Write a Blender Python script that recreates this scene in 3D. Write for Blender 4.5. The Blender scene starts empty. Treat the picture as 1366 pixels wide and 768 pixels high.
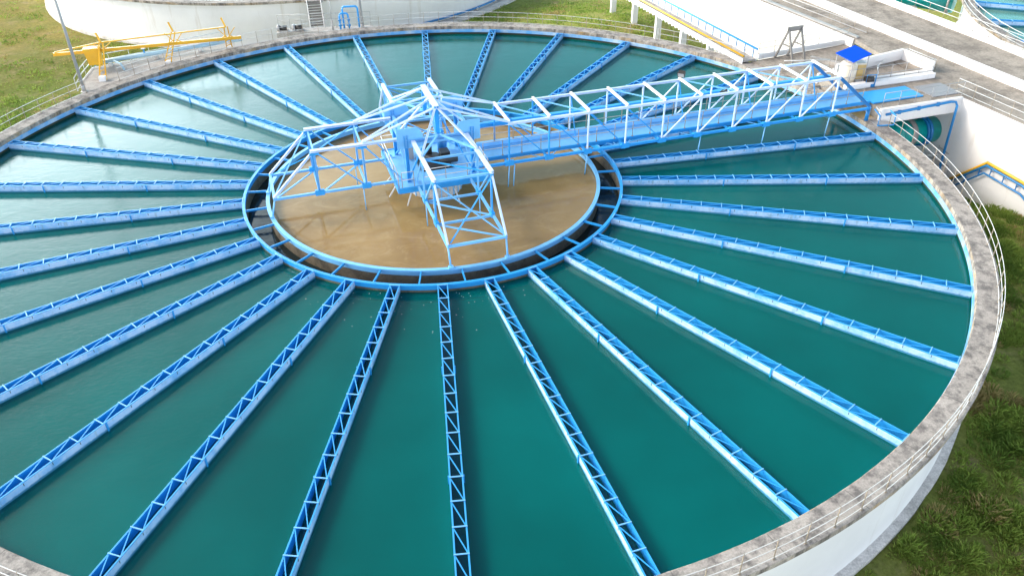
import bpy, math, random
from mathutils import Vector, Matrix, noise
random.seed(7)
C = bpy.context.scene.collection
PI = math.pi
def rad(d): return math.radians(d)
TH = rad(11.716)                     # direction of the truss bridge
R_IN, R_OUT, R_WALL = 30.25, 31.35, 30.85
Z_COP, Z_WAT, Z_GR = .32, -.43, -4.5

# ------------------------------------------------------------------ materials
def new_mat(name):
    m = bpy.data.materials.new(name); m.use_nodes = True
    nt = m.node_tree
    return m, nt, nt.nodes['Principled BSDF']
def ramp(nt, src, stops):
    r = nt.nodes.new('ShaderNodeValToRGB')
    el = r.color_ramp.elements
    while len(el) < len(stops): el.new(.5)
    for e, (p, c) in zip(el, stops):
        e.position = p; e.color = (c[0], c[1], c[2], 1)
    nt.links.new(src, r.inputs[0]); return r.outputs[0]
def tex(nt, coord, scale, detail=4, rough=.55, stretch=None, w=0):
    n = nt.nodes.new('ShaderNodeTexNoise')
    n.inputs['Scale'].default_value = scale; n.inputs['Detail'].default_value = detail
    n.inputs['Roughness'].default_value = rough
    mp = nt.nodes.new('ShaderNodeMapping')
    if stretch: mp.inputs['Scale'].default_value = stretch
    mp.inputs['Location'].default_value = (w, w*1.7, w*.3)
    nt.links.new(coord, mp.inputs[0]); nt.links.new(mp.outputs[0], n.inputs['Vector'])
    return n.outputs['Fac']
def mix(nt, fac, a, b, mode='MIX'):
    n = nt.nodes.new('ShaderNodeMix'); n.data_type = 'RGBA'; n.blend_type = mode
    for sock, v in ((n.inputs[0], fac), (n.inputs[6], a), (n.inputs[7], b)):
        if isinstance(v, (int, float)): sock.default_value = v
        elif isinstance(v, tuple): sock.default_value = (v[0], v[1], v[2], 1)
        else: nt.links.new(v, sock)
    return n.outputs[2]
def coords(nt, kind='Object'):
    return nt.nodes.new('ShaderNodeTexCoord').outputs[kind]
def world_pos(nt):
    return nt.nodes.new('ShaderNodeNewGeometry').outputs['Position']
def bump(nt, b, h, strength=.3, dist=.02):
    n = nt.nodes.new('ShaderNodeBump'); n.inputs['Strength'].default_value = strength
    n.inputs['Distance'].default_value = dist
    nt.links.new(h, n.inputs['Height']); nt.links.new(n.outputs[0], b.inputs['Normal'])
def bw(lo, hi): return [(lo, (0, 0, 0)), (hi, (1, 1, 1))]

def paint(name, col, rough=.42, dirt=.35, rust=.0, dirtcol=None):
    m, nt, b = new_mat(name)
    P = world_pos(nt)
    f = ramp(nt, tex(nt, P, .9, 6, .65), bw(.42, .72))
    d = dirtcol or tuple(c*.6 + .02 for c in col)
    mul = nt.nodes.new('ShaderNodeMath'); mul.operation = 'MULTIPLY'; mul.inputs[1].default_value = dirt
    nt.links.new(f, mul.inputs[0])
    c = mix(nt, mul.outputs[0], col, d)
    if rust:
        rf = ramp(nt, tex(nt, P, 3.1, 5, .7, w=4), bw(.74 - rust*.1, .8))
        c = mix(nt, rf, c, (.2, .1, .045))
    nt.links.new(c, b.inputs['Base Color'])
    b.inputs['Roughness'].default_value = rough
    return m
M = {}
M['blue'] = paint('blue_paint', (.02, .31, .74), .38, .35, .25)
M['blue_light'] = paint('pale_blue_paint', (.17, .485, .85), .42, .45, .25)
M['pale'] = paint('sunlit_blue_paint', (.58, .69, .87), .4, .4, .25, (.22, .5, .82))  # lit copy of the blue paint: sun on the members put into the colour
M['blue_lace'] = paint('lattice_blue_paint', (.03, .32, .74), .4, .3)
M['blue_deep'] = paint('deep_blue_paint', (.008, .19, .50), .4, .3)
M['canopy'] = paint('royal_blue_sheet', (.0, .065, .62), .8, .1)
for n_ in M['canopy'].node_tree.nodes:
    if n_.type == 'BSDF_PRINCIPLED': n_.inputs['Specular IOR Level'].default_value = .05
M['frame_grey'] = paint('weathered_grey_steel', (.20, .19, .18), .6, .5, .5)
M['steel_white'] = paint('white_steel', (.80, .80, .80), .35, .2, .25)
M['steel_grey'] = paint('galvanised_steel', (.33, .325, .325), .45, .4, .2)
M['rail'] = paint('pale_rail_paint', (.56, .56, .56), .4, .35, .3)
M['post'] = paint('rusty_post_paint', (.30, .25, .19), .5, .6, .6)
M['yellow'] = paint('yellow_paint', (.74, .40, .015), .42, .4, .3)
M['teal'] = paint('teal_pipe_paint', (.0, .33, .32), .35, .35)
M['pipe_pale'] = paint('faded_pipe_paint', (.33, .52, .66), .45, .5)
M['rim'] = paint('rim_plate_paint', (.10, .36, .72), .45, .9, .3, (.52, .60, .66))
M['dark'] = paint('dark_machinery', (.03, .028, .027), .5, .3)
M['beige'] = paint('beige_plastic', (.70, .62, .50), .5, .25)
M['yellowed'] = paint('yellowed_paint', (.62, .43, .16), .5, .5)

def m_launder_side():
    # outer face with sunlight put into its pale colour; weathered patches, grime runs, rust blooms, bluer wet band low down
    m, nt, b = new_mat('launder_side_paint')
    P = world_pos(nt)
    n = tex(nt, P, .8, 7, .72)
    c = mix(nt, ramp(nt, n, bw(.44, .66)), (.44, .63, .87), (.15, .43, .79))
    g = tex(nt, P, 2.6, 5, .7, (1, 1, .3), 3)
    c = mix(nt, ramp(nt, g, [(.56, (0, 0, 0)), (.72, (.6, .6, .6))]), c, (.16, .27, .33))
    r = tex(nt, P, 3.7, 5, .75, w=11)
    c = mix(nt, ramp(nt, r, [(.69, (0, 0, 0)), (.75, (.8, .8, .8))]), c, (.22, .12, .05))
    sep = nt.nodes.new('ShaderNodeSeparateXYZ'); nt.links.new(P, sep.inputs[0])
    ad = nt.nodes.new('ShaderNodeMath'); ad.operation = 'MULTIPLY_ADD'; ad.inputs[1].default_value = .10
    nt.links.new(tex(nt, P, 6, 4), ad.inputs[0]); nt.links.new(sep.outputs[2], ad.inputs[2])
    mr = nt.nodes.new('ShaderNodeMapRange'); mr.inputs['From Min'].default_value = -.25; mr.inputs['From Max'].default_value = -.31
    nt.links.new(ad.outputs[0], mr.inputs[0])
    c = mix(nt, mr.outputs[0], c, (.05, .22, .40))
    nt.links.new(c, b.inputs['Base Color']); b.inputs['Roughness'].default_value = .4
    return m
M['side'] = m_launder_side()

def m_concrete(name, light, darkc, stain=.5, scale=1.0, uv=True, streak=False, ochre=False):
    m, nt, b = new_mat(name)
    P = coords(nt, 'UV') if uv else world_pos(nt)
    big = tex(nt, P, .35*scale, 5, .6)
    med = tex(nt, P, 1.6*scale, 8, .72, w=3)
    fine = tex(nt, P, 14*scale, 4, .7, w=9)
    c = mix(nt, ramp(nt, big, bw(.35, .65)), light, tuple(a*.8 for a in light))
    f = nt.nodes.new('ShaderNodeMath'); f.operation = 'MULTIPLY'; f.inputs[1].default_value = stain
    nt.links.new(ramp(nt, med, bw(.44, .62)), f.inputs[0])
    c = mix(nt, f.outputs[0], c, darkc)
    if streak:
        s = tex(nt, P, 1.0, 5, .7, (2.2, .25, 1), 5)
        c = mix(nt, ramp(nt, s, [(.46, (0, 0, 0)), (.62, (.85, .85, .85))]), c, tuple(a*.8 for a in darkc))
    if ochre:
        s = tex(nt, P, .9, 4, .7, (.5, .9, 1), 15)
        c = mix(nt, ramp(nt, s, [(.5, (0, 0, 0)), (.68, (.7, .7, .7))]), c, (.42, .27, .10))
    c = mix(nt, .55, c, ramp(nt, fine, [(.3, (.5, .5, .5)), (.7, (1.35, 1.33, 1.3))]), 'MULTIPLY')
    if uv and not streak:
        su = nt.nodes.new('ShaderNodeSeparateXYZ'); nt.links.new(P, su.inputs[0])
        q = nt.nodes.new('ShaderNodeMath'); q.operation = 'MULTIPLY'; q.inputs[1].default_value = 1/3.9; nt.links.new(su.outputs[0], q.inputs[0])
        fr = nt.nodes.new('ShaderNodeMath'); fr.operation = 'FRACT'; nt.links.new(q.outputs[0], fr.inputs[0])
        lt = nt.nodes.new('ShaderNodeMath'); lt.operation = 'LESS_THAN'; lt.inputs[1].default_value = .012; nt.links.new(fr.outputs[0], lt.inputs[0])
        jm = nt.nodes.new('ShaderNodeMath'); jm.operation = 'MULTIPLY'; jm.inputs[1].default_value = .6; nt.links.new(lt.outputs[0], jm.inputs[0])
        c = mix(nt, jm.outputs[0], c, (.09, .085, .08))
        # ochre discharge stain on the coping under the bridge end
        wv = nt.nodes.new('ShaderNodeMath'); wv.operation = 'MULTIPLY_ADD'; wv.inputs[1].default_value = 2.6
        nt.links.new(tex(nt, P, 1.1, 5, .7, w=21), wv.inputs[0]); nt.links.new(su.outputs[0], wv.inputs[2])
        d1 = nt.nodes.new('ShaderNodeMath'); d1.operation = 'SUBTRACT'; d1.inputs[1].default_value = 7.9; nt.links.new(wv.outputs[0], d1.inputs[0])
        d2 = nt.nodes.new('ShaderNodeMath'); d2.operation = 'ABSOLUTE'; nt.links.new(d1.outputs[0], d2.inputs[0])
        mr = nt.nodes.new('ShaderNodeMapRange'); mr.inputs['From Min'].default_value = 2.0; mr.inputs['From Max'].default_value = 1.2; mr.inputs['To Max'].default_value = .8
        nt.links.new(d2.outputs[0], mr.inputs[0]); c = mix(nt, mr.outputs[0], c, (.52, .34, .10))
    nt.links.new(c, b.inputs['Base Color']); b.inputs['Roughness'].default_value = .9
    bump(nt, b, med, .4, .03)
    return m
M['coping'] = m_concrete('coping_concrete', (.38, .355, .335), (.105, .098, .098), .88)
M['coping_face'] = m_concrete('coping_face_concrete', (.44, .40, .35), (.10, .09, .085), .7, streak=True, ochre=True)
M['deck'] = m_concrete('deck_concrete', (.35, .315, .275), (.15, .13, .112), .85, .4, uv=False)
M['slab'] = m_concrete('slab_concrete', (.46, .44, .42), (.24, .22, .21), .6, .8, uv=False)
M['footing'] = m_concrete('footing_concrete', (.70, .68, .66), (.28, .27, .26), .6, .8, uv=False)
M['well_wall'] = m_concrete('stained_well_wall', (.17, .15, .11), (.06, .055, .045), .7)

def m_white():
    m, nt, b = new_mat('white_wall_paint')
    P = world_pos(nt)
    c = mix(nt, ramp(nt, tex(nt, P, .25, 5, .6), bw(.35, .7)), (.78, .78, .785), (.69, .69, .70))
    s = tex(nt, P, 1.0, 6, .7, (1.6, 1.6, .16), 2)
    c = mix(nt, ramp(nt, s, [(.58, (0, 0, 0)), (.76, (.5, .5, .5))]), c, (.48, .43, .36))
    nt.links.new(c, b.inputs['Base Color']); b.inputs['Roughness'].default_value = .75
    return m
M['white'] = m_white()

def m_water(name, deep, alt, rough=.06, rip=.35, scale=2.0, spec=.5, foam=None, see=0):
    m, nt, b = new_mat(name)
    P = world_pos(nt)
    c = mix(nt, ramp(nt, tex(nt, P, .16 if foam else .09, 5, .6), bw(.36, .62)), deep, alt)
    if foam:
        f = tex(nt, P, .38, 8, .72, (1, 1.6, 1), 12)
        for nd in nt.nodes:
            if nd.type == 'TEX_NOISE' and abs(nd.inputs['Scale'].default_value-.38) < 1e-4: nd.inputs['Distortion'].default_value = 1.6
        c = mix(nt, ramp(nt, f, [(.5, (0, 0, 0)), (.72, (.75, .75, .75))]), c, foam)
    nt.links.new(c, b.inputs['Base Color'])
    b.inputs['Roughness'].default_value = rough; b.inputs['IOR'].default_value = 1.333
    b.inputs['Specular IOR Level'].default_value = spec
    h1 = tex(nt, P, scale, 4, .6, (1, 1.7, 1)); h2 = tex(nt, P, scale*.2, 2, .5, (1, 1.4, 1), 8)
    a = nt.nodes.new('ShaderNodeMath'); a.operation = 'ADD'; nt.links.new(h1, a.inputs[0]); nt.links.new(h2, a.inputs[1])
    bump(nt, b, a.outputs[0], rip, .05)
    if see:                                   # clear top layer: body colour thinned with transparency
        b.inputs['Base Color'].default_value = (0, 0, 0, 1)
        tr = nt.nodes.new('ShaderNodeBsdfTransparent'); mx = nt.nodes.new('ShaderNodeMixShader'); mx.inputs[0].default_value = see
        tr.inputs[0].default_value = (.75, 1, .98, 1)
        # keep the whole surface reflection: mix body and transparency under one glossy coat
        df = nt.nodes.new('ShaderNodeBsdfDiffuse'); nt.links.new(c, df.inputs[0])
        nt.links.new(df.outputs[0], mx.inputs[1]); nt.links.new(tr.outputs[0], mx.inputs[2])
        gl = nt.nodes.new('ShaderNodeBsdfGlossy'); gl.inputs['Roughness'].default_value = rough
        fr = nt.nodes.new('ShaderNodeFresnel'); fr.inputs['IOR'].default_value = 1.333
        bn = [n for n in nt.nodes if n.type == 'BUMP'][0]
        nt.links.new(bn.outputs[0], gl.inputs['Normal']); nt.links.new(bn.outputs[0], fr.inputs['Normal'])
        m2 = nt.nodes.new('ShaderNodeMixShader'); nt.links.new(fr.outputs[0], m2.inputs[0])
        nt.links.new(mx.outputs[0], m2.inputs[1]); nt.links.new(gl.outputs[0], m2.inputs[2])
        out = [n for n in nt.nodes if n.type == 'OUTPUT_MATERIAL'][0]
        nt.links.new(m2.outputs[0], out.inputs['Surface']); nt.nodes.remove(b)
    return m
M['water'] = m_water('teal_water', (.0001, .110, .106), (.0002, .155, .150), .035, .16, 4.0, see=.36)
def m_flat(name, c0, c1, sc):
    m, nt, b = new_mat(name)
    nt.links.new(mix(nt, ramp(nt, tex(nt, world_pos(nt), sc, 5, .6), bw(.3, .7)), c0, c1), b.inputs['Base Color'])
    b.inputs['Roughness'].default_value = .9; return m
M['turbid'] = m_flat('teal_turbidity', (.0, .33, .32), (.0, .42, .41), .2)  # light scattered in the water, put into the sheet colour
M['algae'] = m_flat('submerged_algae', (.022, .034, .022), (.05, .05, .03), .8)
M['sludge'] = m_water('brown_water', (.24, .155, .06), (.32, .22, .095), .035, .09, 1.6, .5, (.38, .28, .14))
M['channel'] = m_water('dark_water', (.008, .016, .017), (.02, .034, .036), .05, .2, 1.4)
M['trough_water'] = m_water('trough_water', (.012, .022, .026), (.02, .035, .04), .12, .3, 3)

def m_grass():
    m, nt, b = new_mat('grass_ground')
    P = world_pos(nt)
    big = tex(nt, P, .07, 5, .6); med = tex(nt, P, .45, 7, .7, w=5); fine = tex(nt, P, 3.5, 6, .75, (1, 1, .3), 2)
    sep = nt.nodes.new('ShaderNodeSeparateXYZ'); nt.links.new(P, sep.inputs[0])
    # drier, browner turf to the west of the tank; lusher to the east
    mr = nt.nodes.new('ShaderNodeMapRange'); mr.inputs['From Min'].default_value = -30; mr.inputs['From Max'].default_value = -2
    nt.links.new(sep.outputs[0], mr.inputs[0])
    g_l = mix(nt, ramp(nt, big, bw(.38, .62)), (.27, .23, .07), (.12, .18, .034))
    g_r = mix(nt, ramp(nt, big, bw(.4, .6)), (.20, .25, .06), (.30, .32, .09))
    c = mix(nt, mr.outputs[0], g_l, g_r)
    soil = ramp(nt, med, [(.52, (0, 0, 0)), (.70, (.8, .8, .8))])
    c = mix(nt, soil, c, (.34, .27, .16))
    c = mix(nt, .75, c, ramp(nt, fine, [(.28, (.35, .37, .35)), (.72, (1.45, 1.4, 1.3))]), 'MULTIPLY')
    nt.links.new(c, b.inputs['Base Color']); b.inputs['Roughness'].default_value = 1
    b.inputs['Specular IOR Level'].default_value = .1
    bump(nt, b, fine, .9, .2)
    return m
M['ground'] = m_grass()
def leafy(name, a, c2):
    m, nt, b = new_mat(name)
    P = world_pos(nt)
    c = mix(nt, ramp(nt, tex(nt, P, 5, 6, .75), bw(.3, .7)), a, c2)
    nt.links.new(c, b.inputs['Base Color']); b.inputs['Roughness'].default_value = .7
    b.inputs['Specular IOR Level'].default_value = .2
    tl = nt.nodes.new('ShaderNodeBsdfTranslucent'); nt.links.new(c, tl.inputs[0])
    mx = nt.nodes.new('ShaderNodeMixShader'); mx.inputs[0].default_value = .4
    nt.links.new(b.outputs[0], mx.inputs[1]); nt.links.new(tl.outputs[0], mx.inputs[2])
    nt.links.new(mx.outputs[0], [n for n in nt.nodes if n.type == 'OUTPUT_MATERIAL'][0].inputs['Surface'])
    return m
M['weed_green'] = leafy('weed_green', (.19, .31, .05), (.36, .44, .10))
M['weed_dark'] = leafy('weed_dark', (.12, .21, .035), (.20, .30, .06))
M['weed_dry'] = leafy('weed_dry', (.36, .31, .11), (.46, .36, .17))
def m_grating():
    m, nt, b = new_mat('steel_grating')
    ch = nt.nodes.new('ShaderNodeTexChecker'); ch.inputs['Scale'].default_value = 9
    ch.inputs['Color1'].default_value = (.33, .34, .36, 1); ch.inputs['Color2'].default_value = (.16, .17, .19, 1)
    nt.links.new(world_pos(nt), ch.inputs['Vector']); nt.links.new(ch.outputs[0], b.inputs['Base Color'])
    b.inputs['Roughness'].default_value = .6
    return m
M['grating'] = m_grating()

# ------------------------------------------------------------------ mesh building
class MB:
    def __init__(s): s.v = []; s.f = []; s.uv = {}; s.mi = []; s.cur = 0; s.smooth = []; s.sm = False
    def face(s, idx, uv=None):
        s.f.append(tuple(idx)); s.mi.append(s.cur); s.smooth.append(s.sm)
        if uv: s.uv[len(s.f)-1] = uv
    def hexa(s, pts):
        n = len(s.v); s.v += [tuple(p) for p in pts]
        for q in ((0,3,2,1),(4,5,6,7),(0,1,5,4),(1,2,6,5),(2,3,7,6),(3,0,4,7)): s.face([n+i for i in q])
        return s
    def box(s, x0, x1, y0, y1, z0, z1):
        return s.hexa([(x0,y0,z0),(x1,y0,z0),(x1,y1,z0),(x0,y1,z0),(x0,y0,z1),(x1,y0,z1),(x1,y1,z1),(x0,y1,z1)])
    def frame(s, p0, p1, up):
        d = (p1-p0).normalized(); u = Vector(up)
        if abs(d.dot(u)) > .98: u = Vector((1,0,0)) if abs(d.x) < .9 else Vector((0,1,0))
        r = d.cross(u).normalized(); return d, r, r.cross(d).normalized()
    def beam(s, p0, p1, w, h, up=(0,0,1), off=(0,0)):
        p0 = Vector(p0); p1 = Vector(p1); d, r, u = s.frame(p0, p1, up)
        o = r*off[0] + u*off[1]
        q = []
        for p in (p0, p1):
            for a, b in ((-1,-1),(1,-1),(1,1),(-1,1)): q.append(p+o+r*(a*w/2)+u*(b*h/2))
        return s.hexa(q)
    def ibeam(s, p0, p1, w, h, t=.03, up=(0,0,1)):
        s.beam(p0, p1, w, t, up, (0, h/2-t/2)); s.beam(p0, p1, w, t, up, (0, -h/2+t/2))
        return s.beam(p0, p1, t, h-2*t, up)
    def channel(s, p0, p1, w, h, t=.025, up=(0,0,1)):   # two flats back to back with a gap
        s.beam(p0, p1, t, h, up, (-w/2+t/2, 0)); s.beam(p0, p1, t, h, up, (w/2-t/2, 0))
        return s.beam(p0, p1, w-2*t, t, up, (0, -h*.2))
    def cyl(s, p0, p1, r0, r1=None, n=12, caps=True):
        if r1 is None: r1 = r0
        p0 = Vector(p0); p1 = Vector(p1); d, r, u = s.frame(p0, p1, (0,0,1))
        b = len(s.v)
        for p, rr in ((p0, r0), (p1, r1)):
            for i in range(n):
                a = 2*PI*i/n; s.v.append(tuple(p+r*(rr*math.cos(a))+u*(rr*math.sin(a))))
        sm = s.sm; s.sm = True
        for i in range(n): s.face((b+i, b+(i+1)%n, b+n+(i+1)%n, b+n+i))
        s.sm = sm
        if caps: s.face([b+i for i in range(n)][::-1]); s.face([b+n+i for i in range(n)])
        return s
    def tube(s, path, r, n=8, closed=False):
        path = [Vector(p) for p in path]; b = len(s.v); m = len(path)
        for i, p in enumerate(path):
            a = path[i-1] if (i or closed) else p; c = path[(i+1) % m] if (i < m-1 or closed) else p
            d = (c-a).normalized(); u = Vector((0,0,1)) if abs(d.z) < .95 else Vector((1,0,0))
            rr = d.cross(u).normalized(); uu = rr.cross(d)
            for k in range(n):
                t = 2*PI*k/n; s.v.append(tuple(p+rr*(r*math.cos(t))+uu*(r*math.sin(t))))
        sm = s.sm; s.sm = True
        for i in range(m if closed else m-1):
            j = (i+1) % m
            for k in range(n): s.face((b+i*n+k, b+i*n+(k+1)%n, b+j*n+(k+1)%n, b+j*n+k))
        s.sm = sm
        if not closed:
            s.face([b+k for k in range(n)][::-1]); s.face([b+(m-1)*n+k for k in range(n)])
        return s
    def prism(s, pts, z0, z1):
        n = len(s.v); m = len(pts)
        s.v += [(p[0], p[1], z0) for p in pts] + [(p[0], p[1], z1) for p in pts]
        s.face([n+i for i in range(m)][::-1]); s.face([n+m+i for i in range(m)])
        for i in range(m): s.face((n+i, n+(i+1)%m, n+m+(i+1)%m, n+m+i))
        return s
    def plate(s, pts, t):
        p = [Vector(q) for q in pts]; nrm = (p[1]-p[0]).cross(p[2]-p[0]).normalized()*(t/2)
        n = len(s.v); m = len(p)
        s.v += [tuple(q-nrm) for q in p] + [tuple(q+nrm) for q in p]
        s.face([n+i for i in range(m)][::-1]); s.face([n+m+i for i in range(m)])
        for i in range(m): s.face((n+i, n+(i+1)%m, n+m+(i+1)%m, n+m+i))
        return s
    def lathe(s, prof, n=240, a0=0, a1=2*PI, c=(0,0), closed=True, mats=None, wob=0):
        """prof: (r,z) points; closed ring profile. UV: u arc metres, v along the profile."""
        full = abs(a1-a0-2*PI) < 1e-6
        cols = n if full else n+1; m = len(prof); b = len(s.v)
        for i in range(cols):
            a = a0+(a1-a0)*i/n; ca, sa = math.cos(a), math.sin(a)
            for j, (r, z) in enumerate(prof):
                dr = wob*noise.noise((ca*40, sa*40, j*3.1)) if wob else 0
                s.v.append((c[0]+(r+dr)*ca, c[1]+(r+dr)*sa, z+dr*.4))
        L = [0]
        for j in range(m): L.append(L[-1]+math.dist(prof[j], prof[(j+1)%m]))
        rm = sum(p[0] for p in prof)/m
        for i in range(n):
            k = (i+1) % cols; u0 = rm*(a0+(a1-a0)*i/n); u1 = rm*(a0+(a1-a0)*(i+1)/n)
            for j in range(m if closed else m-1):
                l = (j+1) % m
                s.cur = mats[j] if mats else 0
                s.face((b+i*m+j, b+k*m+j, b+k*m+l, b+i*m+l), [(u0,L[j]),(u1,L[j]),(u1,L[j+1]),(u0,L[j+1])])
        s.cur = 0
        if not full and closed:
            s.face([b+j for j in range(m)]); s.face([b+(cols-1)*m+j for j in range(m)][::-1])
        return s
    def annulus(s, r0, r1, z, n=240, c=(0,0), a0=0, a1=2*PI, rings=1):
        b = len(s.v)
        full = abs(a1-a0-2*PI) < 1e-6; cols = n if full else n+1
        if r0 == 0:
            s.v += [(c[0]+r1*math.cos(2*PI*i/n), c[1]+r1*math.sin(2*PI*i/n), z) for i in range(n)]
            s.face([b+i for i in range(n)])
        else:
            for i in range(cols):
                a = a0+(a1-a0)*i/n
                for r in (r0, r1): s.v.append((c[0]+r*math.cos(a), c[1]+r*math.sin(a), z))
            for i in range(n):
                k = (i+1) % cols; s.face((b+2*i, b+2*i+1, b+2*k+1, b+2*k))
        return s
    def build(s, name, mat, parent=None, loc=None, label=None, shift=True):
        me = bpy.data.meshes.new(name)
        o_ = Vector((0,0,0))
        if parent is not None and shift and not parent.get('_local'): o_ = Vector(wloc(parent))
        if loc is not None: o_ = o_ + Vector(loc)
        me.from_pydata([(v[0]-o_.x, v[1]-o_.y, v[2]-o_.z) for v in s.v], [], s.f)
        for m in (mat if isinstance(mat, (list, tuple)) else [mat]): me.materials.append(m)
        me.polygons.foreach_set('material_index', s.mi)
        me.polygons.foreach_set('use_smooth', s.smooth)
        if s.uv:
            uvl = me.uv_layers.new(name='UVMap')
            for fi, q in s.uv.items():
                for li, c in zip(me.polygons[fi].loop_indices, q): uvl.data[li].uv = c
        me.update()
        o = bpy.data.objects.new(name, me); C.objects.link(o)
        if loc is not None: o.location = loc
        if parent is not None: o.parent = parent
        if label: o['label'] = label
        return o
WL = {}
def wloc(o): return WL.get(o.name, (0,0,0))
def tag(o, label=None, cat=None, group=None, kind=None):
    if label: o['label'] = label
    if cat: o['category'] = cat
    if group: o['group'] = group
    if kind: o['kind'] = kind
    return o
LOCALS = []
def thing(name, label, cat, loc=(0,0,0), rotz=0, group=None, local=False):
    o = bpy.data.objects.new(name, None); C.objects.link(o)
    o.empty_display_size = .5
    o.location = loc; o.rotation_euler = (0,0,rotz); WL[o.name] = tuple(loc)
    if local: o['_local'] = 1; LOCALS.append(o)
    return tag(o, label, cat, group)
def dup(o, parent=None):
    c = o.copy(); C.objects.link(c)
    if parent: c.parent = parent
    for ch in o.children: dup(ch, c)
    return c
def struct(mb, name, mat): return tag(mb.build(name, mat), kind='structure')
def pol(r, a, z=0): return Vector((r*math.cos(a), r*math.sin(a), z))
def bxy(a, b, z=0):       # bridge frame to world
    return Vector((a*math.cos(TH)-b*math.sin(TH), a*math.sin(TH)+b*math.cos(TH), z))

def posts_on(parent, pts, h, w, mat, up_dirs=None, round_=True):
    """one mesh shared by every post of the rail"""
    first = None
    for p in pts:
        if first is None:
            mb = MB()
            if round_: mb.cyl((0,0,0), (0,0,h), w/2, n=6)
            else: mb.box(-w/2, w/2, -w/2, w/2, 0, h)
            mb.box(-w*1.1, w*1.1, -w*1.1, w*1.1, -.004, .03)
            o = mb.build('post', mat, None); first = o
        else:
            o = first.copy(); C.objects.link(o)
        o.parent = parent; L = Vector((0,0,0)) if parent.get('_local') else Vector(wloc(parent))
        o.location = Vector(p)-L
def rail_thing(label, path, spacing=1.5, heights=(1.0, .55, .08), h=1.02, r=.018, group=None, mat='rail', pmat='post', name='guard_rail', parent=None, pw=.042, cat='railing'):
    """path: list of points on the surface the rail stands on"""
    path = [Vector(p) for p in path]
    seg = [(path[i+1]-path[i]).length for i in range(len(path)-1)]; tot = sum(seg)
    n = max(2, round(tot/spacing)+1); pts = []
    for k in range(n):
        d = tot*k/(n-1); i = 0
        while i < len(seg)-1 and d > seg[i]+1e-6: d -= seg[i]; i += 1
        pts.append(path[i]+(path[i+1]-path[i])*(d/seg[i]))
    if parent is None:
        t = thing(name, label, cat, tuple(pts[len(pts)//2]), group=group)
    mb = MB()
    for z in heights: mb.tube([p+Vector((0,0,z)) for p in path], r, 6)
    if parent is None:
        mb.build('rail', M[mat], t); posts_on(t, pts, h, pw, M[pmat])
        return t
    o = mb.build(name, M[mat], parent)
    WL[o.name] = wloc(parent)
    if parent.get('_local'): o['_local'] = 1; LOCALS.append(o)
    posts_on(o, pts, h, pw, M[pmat])
    return o
def arc(r, a0, a1, z, n, c=(0,0)):
    return [Vector((c[0]+r*math.cos(rad(a0+(a1-a0)*i/n)), c[1]+r*math.sin(rad(a0+(a1-a0)*i/n)), z)) for i in range(n+1)]

# ------------------------------------------------------------------ ground
def sstep(a, b, x):
    t = max(0, min(1, (x-a)/(b-a))); return t*t*(3-2*t)
def ground_z(x, y):
    z = Z_GR
    z += 2.7*math.exp(-(((x-19)/9)**2+((y-37)/10)**2))             # grassy bank beside the far walkway
    z -= 1.2*sstep(33.5, 38.5, x)*sstep(-2.5, 4.5, y)                # sunken yard under the deck wall
    d = math.hypot(x, y); d2 = math.hypot(x+16.5, y-72)
    bumpy = .22*noise.noise((x*.11, y*.11, 0))+.10*noise.noise((x*.45, y*.45, 3))
    return z + bumpy*min(1, max(0, min(d, d2)-31.4)/2)
def make_ground():
    mb = MB(); mb.sm = True
    xs = [-900, -400, -200, -120] + [-80+2*i for i in range(91)] + [130, 200, 400, 900]
    ys = [-900, -400, -200, -100] + [-60+2*i for i in range(86)] + [140, 200, 400, 900]
    for y in ys:
        for x in xs:
            inside = math.hypot(x, y) < 29
            mb.v.append((x, y, ground_z(x, y) - (2 if inside else 0)))
    w = len(xs)
    for j in range(len(ys)-1):
        for i in range(w-1): mb.face((j*w+i, j*w+i+1, (j+1)*w+i+1, (j+1)*w+i))
    struct(mb, 'ground', M['ground'])
make_ground()

# ------------------------------------------------------------------ water
struct(MB().annulus(11.47, 30.27, Z_WAT, 300), 'water', M['water'])
struct(MB().annulus(11.5, 30.4, -1.1, 200), 'turbid_sheet', M['turbid'])  # added sheet below the surface, stands for murky water scattering light, not a floor
struct(MB().annulus(0, 10.06, -.42, 160), 'sludge_water', M['sludge'])
struct(MB().annulus(10.12, 11.40, -.95, 200), 'channel_water', M['channel'])

# ------------------------------------------------------------------ clarifier tank
def make_tank(label, c=(0,0), a0=0, a1=2*PI, n=320):
    t = thing('clarifier_tank', label, 'tank', (c[0], c[1], Z_GR), group=None)
    MB().lathe([(R_WALL-.45, -5.5), (R_WALL, -5.5), (R_WALL, Z_COP-.28), (R_WALL-.45, Z_COP-.28)], n, a0, a1, c).build('wall', M['white'], t)
    # coping slab: top, outer lip, soffit, inner face
    MB().lathe([(R_IN, Z_COP-.30), (R_OUT, Z_COP-.26), (R_OUT, Z_COP-.02), (R_OUT-.03, Z_COP), (R_IN+.03, Z_COP), (R_IN, Z_COP-.03)],
               n, a0, a1, c, mats=[1,1,0,0,1,1], wob=.012).build('coping', [M['coping'], M['coping_face']], t)
    MB().lathe([(R_IN+.02, -2.5), (R_IN+.12, -2.5), (R_IN+.12, Z_COP-.31), (R_IN+.02, Z_COP-.31)], n, a0, a1, c).build('inner_face', M['algae'], t)
    MB().lathe([(R_IN-.05, -.25), (R_IN, -.25), (R_IN, .03), (R_IN-.05, .03)], n, a0, a1, c).build('rim_plate', M['rim'], t)
    MB().lathe([(R_WALL-.2, -6.2), (31.22, -6.2), (31.22, -4.25), (R_WALL-.2, -4.2)], n, a0, a1, c, wob=.05).build('footing', M['footing'], t)
    return t
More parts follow.
